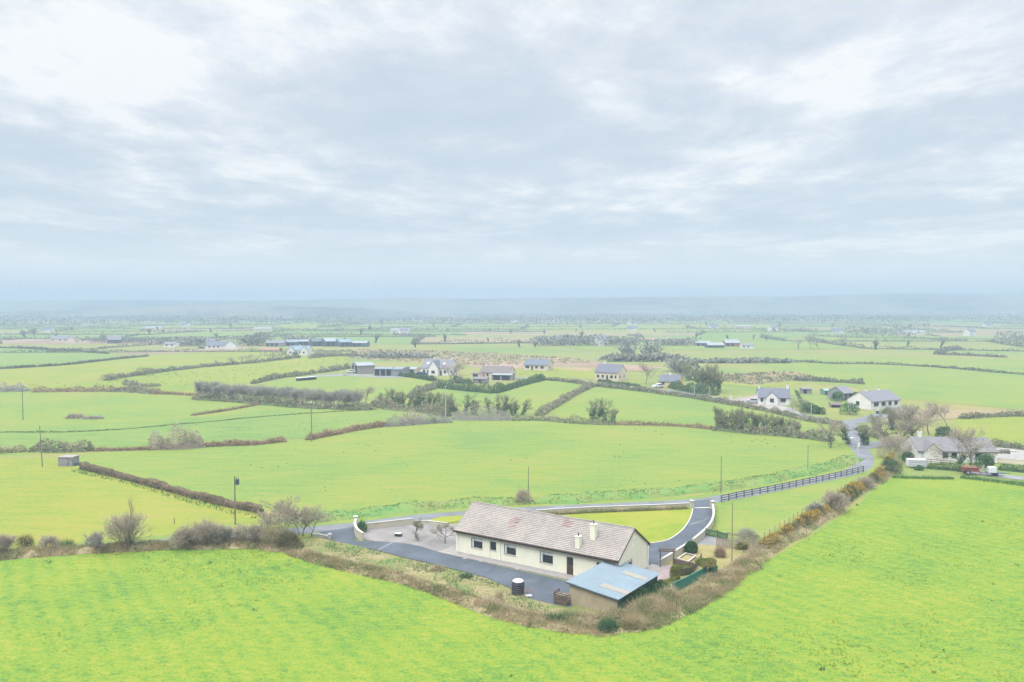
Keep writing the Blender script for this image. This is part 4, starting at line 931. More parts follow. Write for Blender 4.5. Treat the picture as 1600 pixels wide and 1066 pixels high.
def farsheds():
    spec = [(414, 541.5, -4, 14, 10, 2.6, 4.2, 'stone', 'lilac', 'wide lilac roofed cattle shed at the end of the far farm'),
            (446, 541.0, 6, 9, 8, 3.0, 4.6, 'tindark', 'tinb', 'dark gabled shed beside the lilac cattle shed of the far farm'),
            (466, 540.8, 0, 9, 8, 3.4, 4.6, 'tindark', 'tin', 'dark shed under a bright tin roof in the far farm'),
            (488, 541.4, 30, 9, 10, 3.6, 5.6, 'tindark', 'tindark', 'all dark gabled shed in the middle of the far farm'),
            (509, 541.8, 28, 9, 14, 3.8, 6.0, 'tindark', 'tin', 'dark gable ended shed with pale roof, the tallest of the far farm'),
            (531, 542.3, 26, 10, 16, 3.4, 5.4, 'tindark', 'tinb', 'dark gable ended shed with blue roof near the end of the far farm'),
            (550, 542.0, -6, 11, 8, 2.8, 4.0, 'tindark', 'tin', 'low pale roofed shed closing the row of the far farm'),
            (1087, 541.0, -3, 11, 7, 2.4, 3.6, 'stone', 'tin', 'long white roofed shed at one end of the hazy distant farm'),
            (1106, 544.0, 4, 12, 8, 2.0, 3.6, 'tindark', 'tin', 'pale roofed low shed in the middle of the hazy distant farm'),
            (1133, 541.8, -4, 10.5, 9, 2.8, 5.0, 'orangeroof', 'tin', 'white roofed shed with red sides in the hazy distant farm'),
            (1159, 545.4, -6, 8.5, 7, 2.4, 3.8, 'renderw', 'lilac', 'small lilac roofed building at the end of the hazy distant farm'),
            (867, 539.5, -14, 6, 6, 4, 7, 'renderw', 'lilac', 'white two storey house against the distant dark wood'),
            (884, 540.0, -8, 7, 5, 2.4, 4, 'renderw', 'slateb', 'low white outbuilding beside the house against the distant dark wood')]
    for px, py, a, L, W, h1, h2, w, r, lab in spec:
        f = [('o', 1 + 3.2 * k, 3.2 + 3.2 * k, .02, h1 - .5) for k in range(int((L - 1) / 3.4))] if w != 'renderw' else [W_(1, .9), W_(4, .9)]
        house('shed' if w != 'renderw' else 'house', lab, 'shed' if w != 'renderw' else 'house', px, py, a, L, W, h1, h2, w, r, front=f)
farsheds()
# concrete block pump house in the field
def pump():
    x, y = G(91, 728.5); t = thing('pump_house', 'flat topped grey block pump house alone in the field', 'hut', (x, y, 0), R(-6)); mb = MB()
    holed(mb, (0, 0, 0), (1, 0, 0), (0, -1, 0), 2.75, 0, 1.6, [(1.9, 2.4, .1, 1.3)]); mb.quad((2.75, 0, 0), (2.75, 2.2, 0), (2.75, 2.2, 1.6), (2.75, 0, 1.6)); mb.quad((0, 2.2, 0), (0, 0, 0), (0, 0, 1.6), (0, 2.2, 1.6)); mb.quad((2.75, 2.2, 0), (0, 2.2, 0), (0, 2.2, 1.6), (2.75, 2.2, 1.6))
    mb.build('wall', M['stone'], t); mb = MB(); mb.cbox(-.08, 2.83, -.08, 2.28, 1.603, 1.76, .03); mb.build('roof', M['concrete'], t)
    mb = MB(); bars(mb, (0, 0, 0), (1, 0, 0), (0, -1, 0), 1.9, 2.4, .1, 1.3, .06, .12); mb.build('door', M['stone'], t)
    x, y = G(115, 727.5); t = thing('water_trough', 'low dark water trough beside the grey pump house', 'trough', (x, y, 0), .1); mb = MB()
    for q in ((0, 1.3, -.3, -.24), (0, 1.3, .24, .3), (0, .06, -.24, .24), (1.24, 1.3, -.24, .24)): mb.box(*q, .05, .5)
    mb.box(.06, 1.24, -.24, .24, .05, .1); mb.build('basin', M['tindark'], t); mb = MB(); mb.box(.07, 1.23, -.23, .23, .101, .4); mb.build('water', M['glass'], t)
pump()

# ------------------------------------------------------------------ walls, kerbs, fences, gates
def wall_thing(name, label, cat, line, w, h, mat, capmat=None, group=None):
    P = np.array(line); o = P.mean(0); t = thing(name, label, cat, (o[0], o[1], 0), 0, group); mb = MB(); strip(mb, P - o, w, -.02, h); mb.build('wall_face', M[mat], t)
    mb = MB(); strip(mb, P - o, w + .07, h + .002, h + .075); mb.build('coping', M[capmat or 'kerb'], t); return t
wall_thing('garden_wall', 'cream curving wall along the driveway beside the round bush', 'wall', smooth_line(GL((1113.8, 796), (1115, 812), (1112, 823), (1104.5, 834), (1094, 844), (1083, 853))), .24, .85, 'wallcream')
wall_thing('garden_wall', 'straight cream panelled wall behind the timber arch', 'wall', GL((1076, 858), (1062, 867), (1046, 877.5), (1031, 886.5)), .22, .82, 'wallcream')
wall_thing('front_wall', 'long low roadside wall in front of the mown lawn', 'wall', smooth_line(GL((838, 803), (900, 799), (960, 796.5), (1030, 794), (1078, 791.5))), .25, .5, 'wallcream')
wall_thing('garden_wall', 'cream wall along the road behind the gravel garden', 'wall', GL((570, 828), (606, 824), (645, 819.5)), .22, .8, 'wallcream')
wall_thing('garden_wall', 'low white topped wall slanting from the road wall to the lawn', 'wall', GL((646, 819.5), (668, 819), (700, 823)), .2, .45, 'wallcream')
wall_thing('entrance_wall', 'short stone faced curved wall beside the gravel garden entrance', 'wall', smooth_line(GL((555.5, 823), (555, 832), (559, 840), (567, 846))), .28, 1.05, 'wallcream')
wall_thing('entrance_wall', 'low white entrance wall on the grass opposite the stone faced wall', 'wall', GL((487, 838.5), (500, 839), (514, 841.5)), .24, .3, 'kerb')
wall_thing('yard_wall', 'low pinkish white yard wall beside the white bungalow', 'wall', GL((1554, 722.5), (1580, 724.5), (1640, 729)), .25, .8, 'renderp')
sheet('yard', GL((1552, 721), (1553, 700), (1600, 703), (1750, 712), (1700, 730), (1600, 724)), .112, M['concrete'])
sheet('yard', GL((1142, 625.5), (1184, 617.5), (1190, 629), (1172, 632)), .114, M['orangeroof'] if 0 else M['paving'])
sheet('yard', GL((1150, 628), (1215, 633), (1244, 640), (1250, 648), (1180, 636)), .110, M['concrete'])
sheet('yard', GL((1376, 640), (1408, 636), (1440, 641), (1420, 651), (1385, 649)), .113, M['greygravel'])
def pier(label, px, py, w, h, mat='wallcream', group=None, cap=True):
    x, y = G(px, py); t = thing('gate_pier', label, 'gate pier', (x, y, 0), .3, group); mb = MB(); mb.cbox(-w / 2, w / 2, -w / 2, w / 2, 0, h, .02); mb.build('shaft', M[mat], t)
    k = w / 2 + .06; mb = MB(); mb.prismring([([(-k, -k), (k, -k), (k, k), (-k, k)], h + .003), ([(-k, -k), (k, -k), (k, k), (-k, k)], h + .08), ([(-.1, -.1), (.1, -.1), (.1, .1), (-.1, .1)], h + .2)]); mb.build('cap', M['kerb'], t)
pier('cream gate pier on the lawn side of the driveway mouth', 1081, 795, .55, 1.15); pier('cream gate pier beside the dark road fence', 1113.5, 796, .55, 1.15)
pier('stubby white pier ending the low entrance wall', 515, 842, .4, .55, 'kerb'); pier('tall pale pier at the road end of the stone faced wall', 555.5, 822, .5, 1.25)
pier('white pier by the pink yard nearer the tall hedge', 1141.5, 626.5, .7, 1.5, 'renderw'); pier('white pier by the pink yard nearer the silver car', 1155.5, 628.5, .7, 1.5, 'renderw')
pier('tall white pier standing in the pale yard beside the long grey roof', 1583, 716, .7, 1.4, 'renderw')
pier('dark pier in the drive of the brick fronted bungalow', 1371, 647, .7, .9, 'tindark')

def rail_fence(name, label, line, spacing, h, rails, mat, pw=.1, rh=.1, group=None):
    P, tot = arc(line, spacing); o = P.mean(0); t = thing(name, label, 'fence', (o[0], o[1], 0), 0, group); N = normals(P); base = None
    for i, p in enumerate(P):
        if base is None:
            mb = MB(); mb.box(-pw / 2, pw / 2, -pw / 2, pw / 2, -.05, h); base = mb.build('post', M[mat], t)
            q = base
        else: q = base.copy(); C.objects.link(q); q.parent = t
        q.location = (p[0] - o[0], p[1] - o[1], 0); q.rotation_euler.z = math.atan2(N[i, 1], N[i, 0])
    for z in rails:
        mb = MB(); strip(mb, P - o + N * (pw / 2 + .022), .04, z, z + rh); mb.build('rail', M[mat], t)
    return t
rail_fence('post_and_rail_fence', 'long dark post and rail fence along the road', smooth_line(GL((1127, 785.5), (1160, 778), (1200, 770.5), (1250, 760), (1300, 749.5), (1349, 738))), 1.9, 1.15, (.28, .62, .96), 'darkwood', .12, .12)
rail_fence('post_and_rail_fence', 'short pale rail fence between the green pickets and the gorse', GL((1137, 843), (1160, 845.5), (1184, 848.5)), 1.9, 1.0, (.25, .55, .85), 'palewood', .1, .08)
rail_fence('post_and_rail_fence', 'brown rail fence in front of the long grey roofed bungalow', GL((1440, 724), (1470, 726), (1500, 728.5)), 1.6, .95, (.35, .75), 'brownwood', .09, .1)
rail_fence('wire_fence', 'pale post and wire fence along the field side of the gorse', smooth_line(GL((1186, 850), (1204, 838.5), (1230, 822), (1250, 808.5), (1270, 796.5), (1290, 783), (1320, 766))), 1.9, 1.1, (.4, .7, 1.0), 'palewood', .075, .012)
rail_fence('wire_fence', 'thin post and wire fence on the bank beyond the farmyard hedge', GL((800, 588), (830, 584.5), (870, 583)), 5, 1.1, (.5, .95), 'palewood', .09, .02)
rail_fence('garden_fence', 'white post fence below the cream farmhouse', GL((890, 592), (912, 594.5), (930, 597)), 2.4, .9, (.4, .75), 'kerb', .12, .1)
rail_fence('field_gate', 'pale metal field gate in the tree row beside a white post', GL((706, 652), (713, 653), (720.5, 654.5)), 2.2, 1.3, (.2, .5, .8, 1.1), 'polelight', .14, .06)
def board_fence(name, label, line, bw, gap, h, mat, jitter=.0, lab=None):
    P, tot = arc(line, bw + gap); o = P.mean(0); t = thing(name, label, 'fence', (o[0], o[1], 0)); N = normals(P); mb = MB(); r = random.Random(len(P))
    for p, nn in zip(P, N):
        m = Matrix.Translation((p[0] - o[0], p[1] - o[1], 0)) @ Matrix.Rotation(math.atan2(nn[1], nn[0]) - math.pi / 2, 4, 'Z'); mb.box(-bw / 2, bw / 2, -.012, .012, .02, h + r.uniform(-jitter, jitter), m)
    mb.build('boards', M[mat], t); mb = MB()
    for z in (.2, h * .78): strip(mb, P - o + N * .045, .05, z, z + .08)
    mb.build('rail', M[mat], t); Q, _ = arc(line, 2.0); mb = MB()
    for p in Q: mb.box(p[0] - o[0] - .05, p[0] - o[0] + .05, p[1] - o[1] + .05, p[1] - o[1] + .15, 0, h + .08)
    mb.build('posts', M[mat], t); return t
board_fence('picket_fence', 'dark green picket fence on the bank beyond the grey gravel', GL((1103, 838), (1120, 841), (1136, 846.5)), .1, .07, 1.0, 'meshd')
board_fence('board_fence', 'weathered wooden board fence behind the thin pole', GL((1120, 856), (1140, 858), (1160, 859.5), (1184, 862)), .13, .04, 1.25, 'palewood', .03)
board_fence('garden_fence', 'brown boarded garden fence behind the clipped box shrubs', GL((1052, 888.5), (1066, 892), (1083, 895.5)), .16, .015, 1.15, 'brownwood', .01)
board_fence('garden_fence', 'brown fence panel running away behind the umbrella shaped shrub', GL((1084, 895), (1090, 886), (1096, 878)), .16, .02, .9, 'brownwood', .02)
wall_thing('windbreak_fence', 'teal green windbreak mesh fence along the dry bank', 'fence', GL((1050.5, 928), (1070, 919), (1090, 908.5), (1105, 900)), .05, 1.05, 'mesh', 'mesh')
wall_thing('windbreak_fence', 'short end of teal mesh fence under the umbrella shaped shrub', 'fence', GL((1107, 899), (1114, 900), (1121, 898)), .05, .95, 'mesh', 'mesh')
wall_thing('raised_bed', 'raised garden bed edged with pale boards beside the cream wall', 'raised bed', GL((1059, 877), (1072, 868.5), (1087, 872.5), (1075, 882), (1059, 877)), .12, .3, 'palewood', 'kerb')
sheet('garden_land', GL((1060, 876.5), (1072, 869.5), (1085, 872.7), (1075, 881)), .2, M['garden'])
def pergola():
    x, y = G(1042, 887); t = thing('garden_arch', 'dark timber garden arch standing on the pink paving', 'arch', (x, y, 0), R(-14)); w, d, h = 1.5, .75, 1.95
    for a in (-w / 2, w / 2):
        for b in (-d / 2, d / 2):
            mb = MB(); mb.box(a - .055, a + .055, b - .055, b + .055, 0, h); mb.build('post', M['darkwood'], t)
        mb = MB()
        for k in range(7): mb.box(a - .015, a + .015, -d / 2 + .055, d / 2 - .055, .25 + k * .25, .29 + k * .25)
        mb.build('trellis', M['darkwood'], t)
    mb = MB()
    for b in (-d / 2, d / 2): mb.box(-w / 2 - .25, w / 2 + .25, b - .035, b + .035, h + .002, h + .13)
    mb.build('beams', M['brownwood'], t); mb = MB()
    for k in range(7): q = -w / 2 - .1 + k * (w + .2) / 6; mb.box(q - .03, q + .03, -d / 2 - .2, d / 2 + .2, h + .132, h + .2)
    mb.build('rafters', M['brownwood'], t)
pergola()

# poles ------------------------------------------------------------
def pole(px, py0, py1, label, arm=0, mat='pole', r=.13, extra=None, rz=0.0):
    x, y = G(px, py1); d = math.hypot(x, y); h = (py1 - py0) * math.hypot(y, 0) / F * 1.0
    t = thing('utility_pole', label, 'pole', (x, y, 0), rz); mb = MB(); r *= .8; mb.tube([(0, 0, -.1), (0, 0, h * .5), (0, 0, h)], [r, r * .85, r * .68], 8); mb.build('shaft', M[mat], t)
    if arm:
        mb = MB(); mb.box(-arm / 2, arm / 2, -.05, .05, h - .25, h - .12); mb.build('crossarm', M[mat], t)
        for k in (-.45, 0, .45):
            mb = MB(); mb.lathe([(.05, 0), (.085, .06), (.05, .1), (.085, .16), (.04, .24)], 8); o = mb.build('insulator', M['pvc'], t, (k * arm, 0, h - .12 if k else h))
    if extra == 'transformer':
        mb = MB(); mb.lathe([(.2, 0), (.26, .05), (.26, .75), (.2, .8)], 12); mb.build('transformer', M['tindark'], t, (.36, 0, h - 1.15)); mb = MB()
        for k in (-.1, .1): mb.tube([(.36 + k, 0, h - .36), (.36 + k, 0, h - .1)], .035, 6)
        mb.build('bushing', M['slatebrown'], t)
    if extra == 'lamp':
        mb = MB(); mb.tube([(0, 0, h - .3), (-.3, -.1, h + .1), (-1.0, -.3, h + .15)], .04, 6); mb.build('lamp_arm', M['metal'], t)
        mb = MB(); mb.cbox(-.34, .34, -.15, .15, 0, .16, .04); o = mb.build('lamp_head', M['white'], t, (-1.2, -.36, h + .05)); o.rotation_euler.z = .3
        mb = MB(); mb.box(.0, .32, -.18, .18, h - 1.6, h - .9); mb.build('switch_box', M['white'], t)
    if extra == 'stay':
        mb = MB(); mb.tube([(0, 0, h - .4), (.9, .5, 0)], .02, 5); mb.build('stay_wire', M['metal'], t)
    return t
pole(367.6, 743, 820, 'timber pole with dark transformer near the clipped brown hedge', 0, 'pole', .15, 'transformer')
pole(66.3, 664, 730, 'plain leaning timber pole beside the grey pump house', 0, 'pole', .13).rotation_euler = (0, R(-2.5), 0)
pole(36, 602, 657, 'timber pole with crossarm standing alone in the green field by the edge', 1.8, 'pole', .15)
pole(487, 629, 690, 'timber pole with small crossarm and insulators at the end of tan reeds', 1.3, 'pole', .16, 'stay')
pole(825.5, 728, 786, 'slim dark pole beside the little bare shrub on the verge', 0, 'pole', .10)
pole(1126.5, 712, 771, 'slim dark pole at the verge above the end of the road fence', 0, 'pole', .10)
pole(1262, 695, 739, 'slim dark pole on the verge halfway along the road fence', 0, 'pole', .10)
pole(1339.5, 684, 738, 'thick pole with white street lamp at the road junction', 0, 'polelight', .2, 'lamp')
pole(1143.5, 783, 878, 'tall thin weathered pole rising behind the garden fences', 0, 'pole', .085)
pole(696.4, 603, 653, 'pale grey pole standing in the ivy covered tree row', 0, 'polelight', .15)
pole(778.2, 596, 613, 'short white pole with tee top in front of the brown roofed bungalow', 1.1, 'polelight', .16)
pole(1085.2, 604, 619, 'white pole before the tall hedge, on the yellow gable cottage side', 0, 'polelight', .14)
pole(1108.2, 604, 621, 'white pole before the tall hedge, on the pink yard side', 0, 'polelight', .14)
pole(683.5, 587, 597, 'short white pole in front of the big white house', 0, 'polelight', .14)
pole(1267.5, 627, 648, 'pale pole beside the dark shrubs of the white cottage', 0, 'polelight', .14)
pole(433, 848, 860, 'short pale post in the brambles under the spreading bare tree', 0, 'palewood', .06)
pole(362, 838, 855, 'slim pale post in the hedge near the transformer pole', 0, 'palewood', .05)
pole(713.5, 643, 655, 'white gate post in front of the ivy covered tree row', 0, 'polelight', .12)
pole(272.5, 809, 819, 'small dark stake in the field above the roadside hedge', 0, 'darkwood', .07)
pole(1298, 706, 716, 'small dark stake in the meadow near the bare roadside shrub', 0, 'darkwood', .07) if 0 else None
pole(1234, 832, 846, 'thin pale stake in front of the gorse hedge', 0, 'palewood', .045)
pole(1057, 937, 957, 'thin dark stake at the end of the dry bramble bank', 0, 'darkwood', .05)

# vehicles and machinery ---------------------------------------------
def car(label, px, py, rz, mat, cat='car'):
    x, y = G(px, py); t = thing('parked_car', label, cat, (x, y, .1), rz); mb = MB(); w = .86
    prof = [(-2.1, .3), (-2.12, .75), (-1.95, .92), (-1.1, 1.0), (-.4, 1.45), (1.15, 1.48), (1.9, 1.0), (2.08, .85), (2.08, .3)]; n = len(prof)
    mb.add([(a, -w, b) for a, b in prof] + [(a, w, b) for a, b in prof], [tuple(range(n)), tuple(range(2 * n - 1, n - 1, -1))] + [(i, i + n, (i + 1) % n + n, (i + 1) % n) for i in range(n)]); mb.build('body', M[mat], t)
    mb = MB(); 
    for s in (-1, 1): mb.add([(-.95, s * (w + .01), 1.0), (-.38, s * (w + .01), 1.38), (1.05, s * (w + .01), 1.4), (1.6, s * (w + .01), 1.02)], [(0, 1, 2, 3)])
    mb.add([(-1.13, -.7, 1.03), (-1.13, .7, 1.03), (-.46, .7, 1.44), (-.46, -.7, 1.44)], [(0, 1, 2, 3)]); mb.build('windows', M['glass'], t)
    for a in (-1.3, 1.3):
        for s in (-1, 1):
            mb = MB(); mb.tube([(a, s * (w - .2), .31), (a, s * (w + .02), .31)], .31, 14); o = mb.build('wheel', M['black'], t); mb = MB(); mb.tube([(a, s * (w + .021), .31), (a, s * (w + .035), .31)], .18, 10); mb.build('rim', M['metal'], o)
    for s in (-1, 1):
        mb = MB(); mb.box(-2.14, -2.08, s * .6 - .16, s * .6 + .16, .66, .8); mb.build('headlight', M['white'], t)
    return t
car('white car parked at the dark cottage with yellow gable', 1028, 606.3, .5, 'white'); car('silver car parked on the pink yard of the white cottage', 1177.5, 630.5, R(-30), 'silver')
car('dark car in front of the big white house, nearer the farm sheds', 655.5, 587, R(-14), 'darkcar'); car('dark car in front of the big white house, nearer its gable', 661.5, 587.8, R(-14), 'darkcar')
car('small dark car at the tiny white cottage far across the fields', 314, 545.5, .2, 'darkcar'); car('white car at the open dark end of the tin roofed barn', 549, 583, .1, 'white')
def spreader():
    x, y = G(1517, 742); t = thing('muck_spreader', 'red muck spreader with rusty hopper parked by the dark hedge', 'farm machine', (x, y, .07), R(-12)); t.scale = (.72, .72, .78)
    mb = MB(); pr = [(-.75, .75), (-1.0, 1.75), (1.0, 1.75), (.75, .75)]
    mb.add([(-1.9, a, b) for a, b in pr] + [(1.5, a, b) for a, b in pr], [(0, 4, 5, 1), (2, 6, 7, 3), (3, 7, 4, 0), (0, 1, 2, 3), (7, 6, 5, 4)]); mb.build('hopper', M['red'], t)
    mb = MB(); mb.add([(-1.85, -.95, 1.62), (1.45, -.95, 1.62), (1.45, .95, 1.62), (-1.85, .95, 1.62)], [(0, 1, 2, 3)]); mb.build('lining', M['rust'], t)
    mb = MB(); mb.box(-1.92, 1.52, -1.06, -.98, 1.7, 1.82); mb.box(-1.92, 1.52, .98, 1.06, 1.7, 1.82); mb.box(-1.98, -1.9, -.98, .98, 1.7, 1.82); mb.build('rim', M['rust'], t)
    mb = MB(); mb.tube([(1.5, -.6, .65), (2.9, 0, .5), (3.1, 0, .5)], .07, 6); mb.tube([(1.5, .6, .65), (2.9, 0, .5)], .07, 6); mb.tube([(1.9, 0, .6), (2.1, 0, 1.9), (2.25, 0, 2.0)], .06, 6); mb.build('drawbar', M['red'], t)
    for s in (-1, 1):
        mb = MB(); mb.tube([(-1.0, s * .95, .58), (-1.0, s * 1.3, .58)], .58, 18); o = mb.build('wheel', M['black'], t); mb = MB(); mb.tube([(-1.0, s * 1.301, .58), (-1.0, s * 1.33, .58)], .32, 12); mb.build('rim', M['concrete'], o)
spreader()
def trailer():
    x, y = G(1553, 744); t = thing('box_trailer', 'dark framed trailer carrying a white square tank beside the red spreader', 'trailer', (x, y, .07), R(-10))
    mb = MB(); mb.box(-1.4, 1.6, -.6, .6, .5, .6); mb.tube([(1.6, 0, .55), (2.6, 0, .5)], .05, 6); mb.build('chassis', M['tindark'], t); mb = MB(); mb.cbox(-1.0, .25, -.55, .55, .603, 1.55, .06); mb.build('tank', M['white'], t)
    for s in (-1, 1):
        mb = MB(); mb.tube([(.1, s * .62, .32), (.1, s * .82, .32)], .32, 14); mb.build('wheel', M['black'], t)
    x, y = G(1535, 742); t = thing('crop_elevator', 'pale leaning steel frame between the red spreader and the trailer', 'farm machine', (x, y, .07), R(-10)); mb = MB()
    for s in (-.2, .2): mb.tube([(-.35, s, .0), (.25, s, 1.7)], .05, 6)
    mb.build('rails', M['metal'], t); mb = MB()
    for k in range(6): a = .1 + k * .15; mb.tube([(-.35 + .6 * a, -.2, 1.7 * a), (-.35 + .6 * a, .2, 1.7 * a)], .035, 5)
    mb.tube([(.12, 0, 1.3), (.7, 0, 0)], .04, 6); mb.build('struts', M['metal'], t)
trailer()
def sheetgate():
    x, y = G(1420.5, 731.5); t = thing('livestock_trailer', 'white slatted livestock box standing at the corner of the field', 'livestock box', (x, y, 0), R(-4)); mb = MB()
    mb.box(0, 3.2, 0, 1.6, .3, 1.55); mb.build('body', M['white'], t)
    for z in (.55, .95, 1.3): mb = MB(); mb.box(-.02, 3.22, -.03, -.004, z, z + .08); mb.build('slat', M['brownwood'], t)
    for z in (.0, 3.1): mb = MB(); mb.box(z, z + .1, -.05, -.031, .0, 1.7); mb.build('corner_post', M['kerb'], t)
    for s in (.05, 1.55): mb = MB(); mb.tube([(1.7, s - .1, .3), (1.7, s + .1, .3)], .3, 14); mb.build('wheel', M['black'], t)
sheetgate()
def bales():
    base = None
    for k in range(9):
        f = k / 8; x, y = G(465 + 27 * f, 595.5 - 2.3 * f); a = thing('silage_bale', ['silage bale at the field end of the wrapped row', 'second wrapped silage bale from the field end', 'third wrapped silage bale from the field end', 'fourth wrapped silage bale from the field end', 'middle bale of the row of nine wrapped silage bales', 'fourth wrapped silage bale from the farmyard end', 'third wrapped silage bale from the farmyard end', 'second wrapped silage bale from the farmyard end', 'silage bale at the farmyard end of the wrapped row'][k], 'bale', (x, y, 0), R(12), 'wrapped silage bales in a row'); mb = MB()
        mb.lathe([(.5, 0), (.62, .1), (.64, .6), (.64, 1.1)], 14); mb.build('wrap', M['tank'], a); mb = MB(); mb.lathe([(.642, 1.1), (.63, 1.25), (.5, 1.34), (.2, 1.38)], 14); mb.build('cover', M['tanktop'], a)
bales()
t = thing('plastic_crate', 'small dark crate lying on the pink gravel', 'crate', (*G(622.5, 838.5), .07), -.2); mb = MB(); mb.cbox(-.42, .42, -.3, .3, 0, .34, .03); mb.build('box', M['tank'], t); mb = MB(); mb.cbox(-.44, .44, -.32, .32, .343, .4, .02); mb.build('lid', M['metal'], t)

# ------------------------------------------------------------------ vegetation near the plot
BANK = smooth_line(GL((455, 862), (520, 882), (620, 906), (700, 931), (760, 952), (820, 970), (870, 982), (935, 988)))
mound('bank_terrain', BANK, 2.7, .5, M['dry'], 41)
BANK2 = smooth_line(GL((925, 990), (1000, 978), (1060, 953), (1115, 923), (1153, 898), (1190, 869)))
mound('bank_terrain', BANK2, 3.3, .35, M['dry'], 45)
BANK3 = smooth_line(GL((1180, 868), (1230, 840), (1290, 803), (1340, 766), (1386, 741), (1398, 722)))
mound('bank_terrain', BANK3, 3.2, .5, M['dry'], 49)
BANK4 = smooth_line(GL((-120, 882), (0, 872), (95, 865), (190, 859), (300, 855), (400, 853), (460, 861)))
mound('bank_terrain', BANK4, 3.0, .6, M['dry'], 53)
def along(line, a, b):
    P = np.array(line); N = normals(P); return [tuple(p) for p in P + N * a] + [tuple(p) for p in (P + N * b)[::-1]]
for sd, nm, n in ((41, 'below the dark driveway', 15000), (45, 'below the teal mesh fence', 17000), (49, 'under the yellow gorse', 13000), (53, 'under the roadside hedge shrubs', 16000)):
    mound_blades(sd, 'dry_grass', int(n * .5), .42, .05, 'drygrass', 'straw coloured dead grass on the bank ' + nm, 5, 1.2, 1.4, .15)
    mound_blades(sd, 'grass', n // 2, .3, .05, 'lush', 'green grass growing through the dead grass on the bank ' + nm, 5, .7, 1.9, .42)
tag(blades_on('grass', 30000, (-30, 12), (75, 112), GL((470, 850), (520, 845), (590, 863), (640, 876), (700, 890), (760, 905), (828, 938), (860, 950), (850, 968), (760, 940), (700, 922), (620, 896), (520, 872)), .26, .05, M['laurel'], 66, lambda x, y: np.clip((vnoise2(x, y, 1.6, 33) - .3) * 1.6, .03, .9), z0=.05), 'rough green grass between the driveway and the dead grass bank', 'grass')
tag(blades_on('dry_grass', 16000, (-30, 12), (75, 112), GL((590, 863), (640, 876), (700, 890), (760, 905), (828, 938), (860, 950), (850, 968), (760, 930), (700, 908), (620, 880)), .4, .04, M['drygrass'], 67, lambda x, y: np.clip((vnoise2(x, y, 1.2, 35) - .52) * 5, 0, .9), z0=.05), 'tawny tufts of dead grass along the driveway edge', 'grass')
hedge('bramble_hedge', smooth_line(GL((742, 940), (790, 956), (840, 970), (880, 976))), 1.7, .85, 320, M['bramble'], 'low tan bramble hedge below the water tank', leaf=.12, twig=.55, tl=.5, tw=.03, seed=1, bankmat=M['dry'])
hedge('bramble_hedge', smooth_line(GL((868, 968), (905, 972), (945, 977), (985, 974))), 2.4, 1.15, 560, M['bramble'], 'dense brown bramble thicket in front of the shed wall', leaf=.13, twig=.6, tl=.6, tw=.03, seed=2, bankmat=M['dry'], uneven=.55)
hedge('bramble_hedge', smooth_line(GL((972, 975), (1000, 960), (1030, 945), (1056, 932))), 2.4, 1.05, 480, M['bramble'], 'pinkish brown bramble thicket beside the dark green shed side', leaf=.12, twig=.75, tl=.7, tw=.03, seed=3, bankmat=M['dry'], uneven=.5)
hedge('bramble_hedge', smooth_line(GL((520, 880), (600, 901), (680, 924), (745, 943))), 1.3, .6, 170, M['bramble'], 'thin line of low tan brambles below the driveway grass', leaf=.11, twig=.6, tl=.4, tw=.028, seed=4, bank=False, uneven=.7)
hedge('bramble_hedge', smooth_line(GL((1060, 934), (1100, 914), (1150, 886), (1185, 862))), 1.6, .5, 110, M['bramble'], 'sparse tan brambles on the bank below the mesh fence', leaf=.11, twig=.7, tl=.55, tw=.028, seed=5, bank=False, uneven=.7)
hedge('ivy_hedge', GL((972, 957), (1000, 940), (1031, 922), (1050, 931)), 1.1, 1.45, 420, M['ever'], 'dark green ivy hedge climbing the shed side to the mesh fence', leaf=.16, seed=6, uneven=.4)
hedge('box_hedge', GL((1030, 912), (1041, 915), (1052, 910), (1060, 905)), .5, .45, 500, M['box'], 'low clipped box hedge at the edge of the pink paving', leaf=.07, seed=7, clipped=True, uneven=.05, bank=False)
def shrub(name, label, px, py, rx, ry, rz, n, leaf, mat, seed, stem=True, **k):
    x, y = G(px, py); t = thing(name, label, 'shrub', (x, y, 0)); link('foliage', bush_mesh(rx, ry, rz, n, leaf, M[mat], seed, **k), t)
    if stem:
        mb = MB(); r = random.Random(seed)
        for q in range(4): a = q * 1.57 + r.random(); mb.tube([(0, 0, 0), (math.cos(a) * rx * .25, math.sin(a) * ry * .25, rz * .6), (math.cos(a) * rx * .5, math.sin(a) * ry * .5, rz * 1.1)], [.05, .035, .015], 5)
        mb.build('stem', M['bark'], t)
    return t
shrub('round_bush', 'dark green round clipped bush beside the cream driveway wall', 1080, 864, .82, .82, .92, 5200, .10, 'ever', 1, lump=.04)
shrub('cone_bush', 'rounded clipped box cone beside the flat topped box shrub', 1054.5, 905, .62, .62, .98, 4200, .075, 'box', 2, lump=.04)
t = shrub('umbrella_shrub', 'umbrella shaped variegated shrub on bare stems above the mesh fence', 1103, 900, 1.15, 1.0, .55, 5200, .11, 'vari', 3, stem=False, lump=.3)
for c in t.children: c.location.z = 1.15
mb = MB()
for q in range(6): a = q * 1.05; mb.tube([(math.cos(a) * .18, math.sin(a) * .18, 0), (math.cos(a) * .3, math.sin(a) * .3, .8), (math.cos(a) * .65, math.sin(a) * .6, 1.5)], [.045, .035, .02], 5)
mb.build('stem', M['bark'], t)
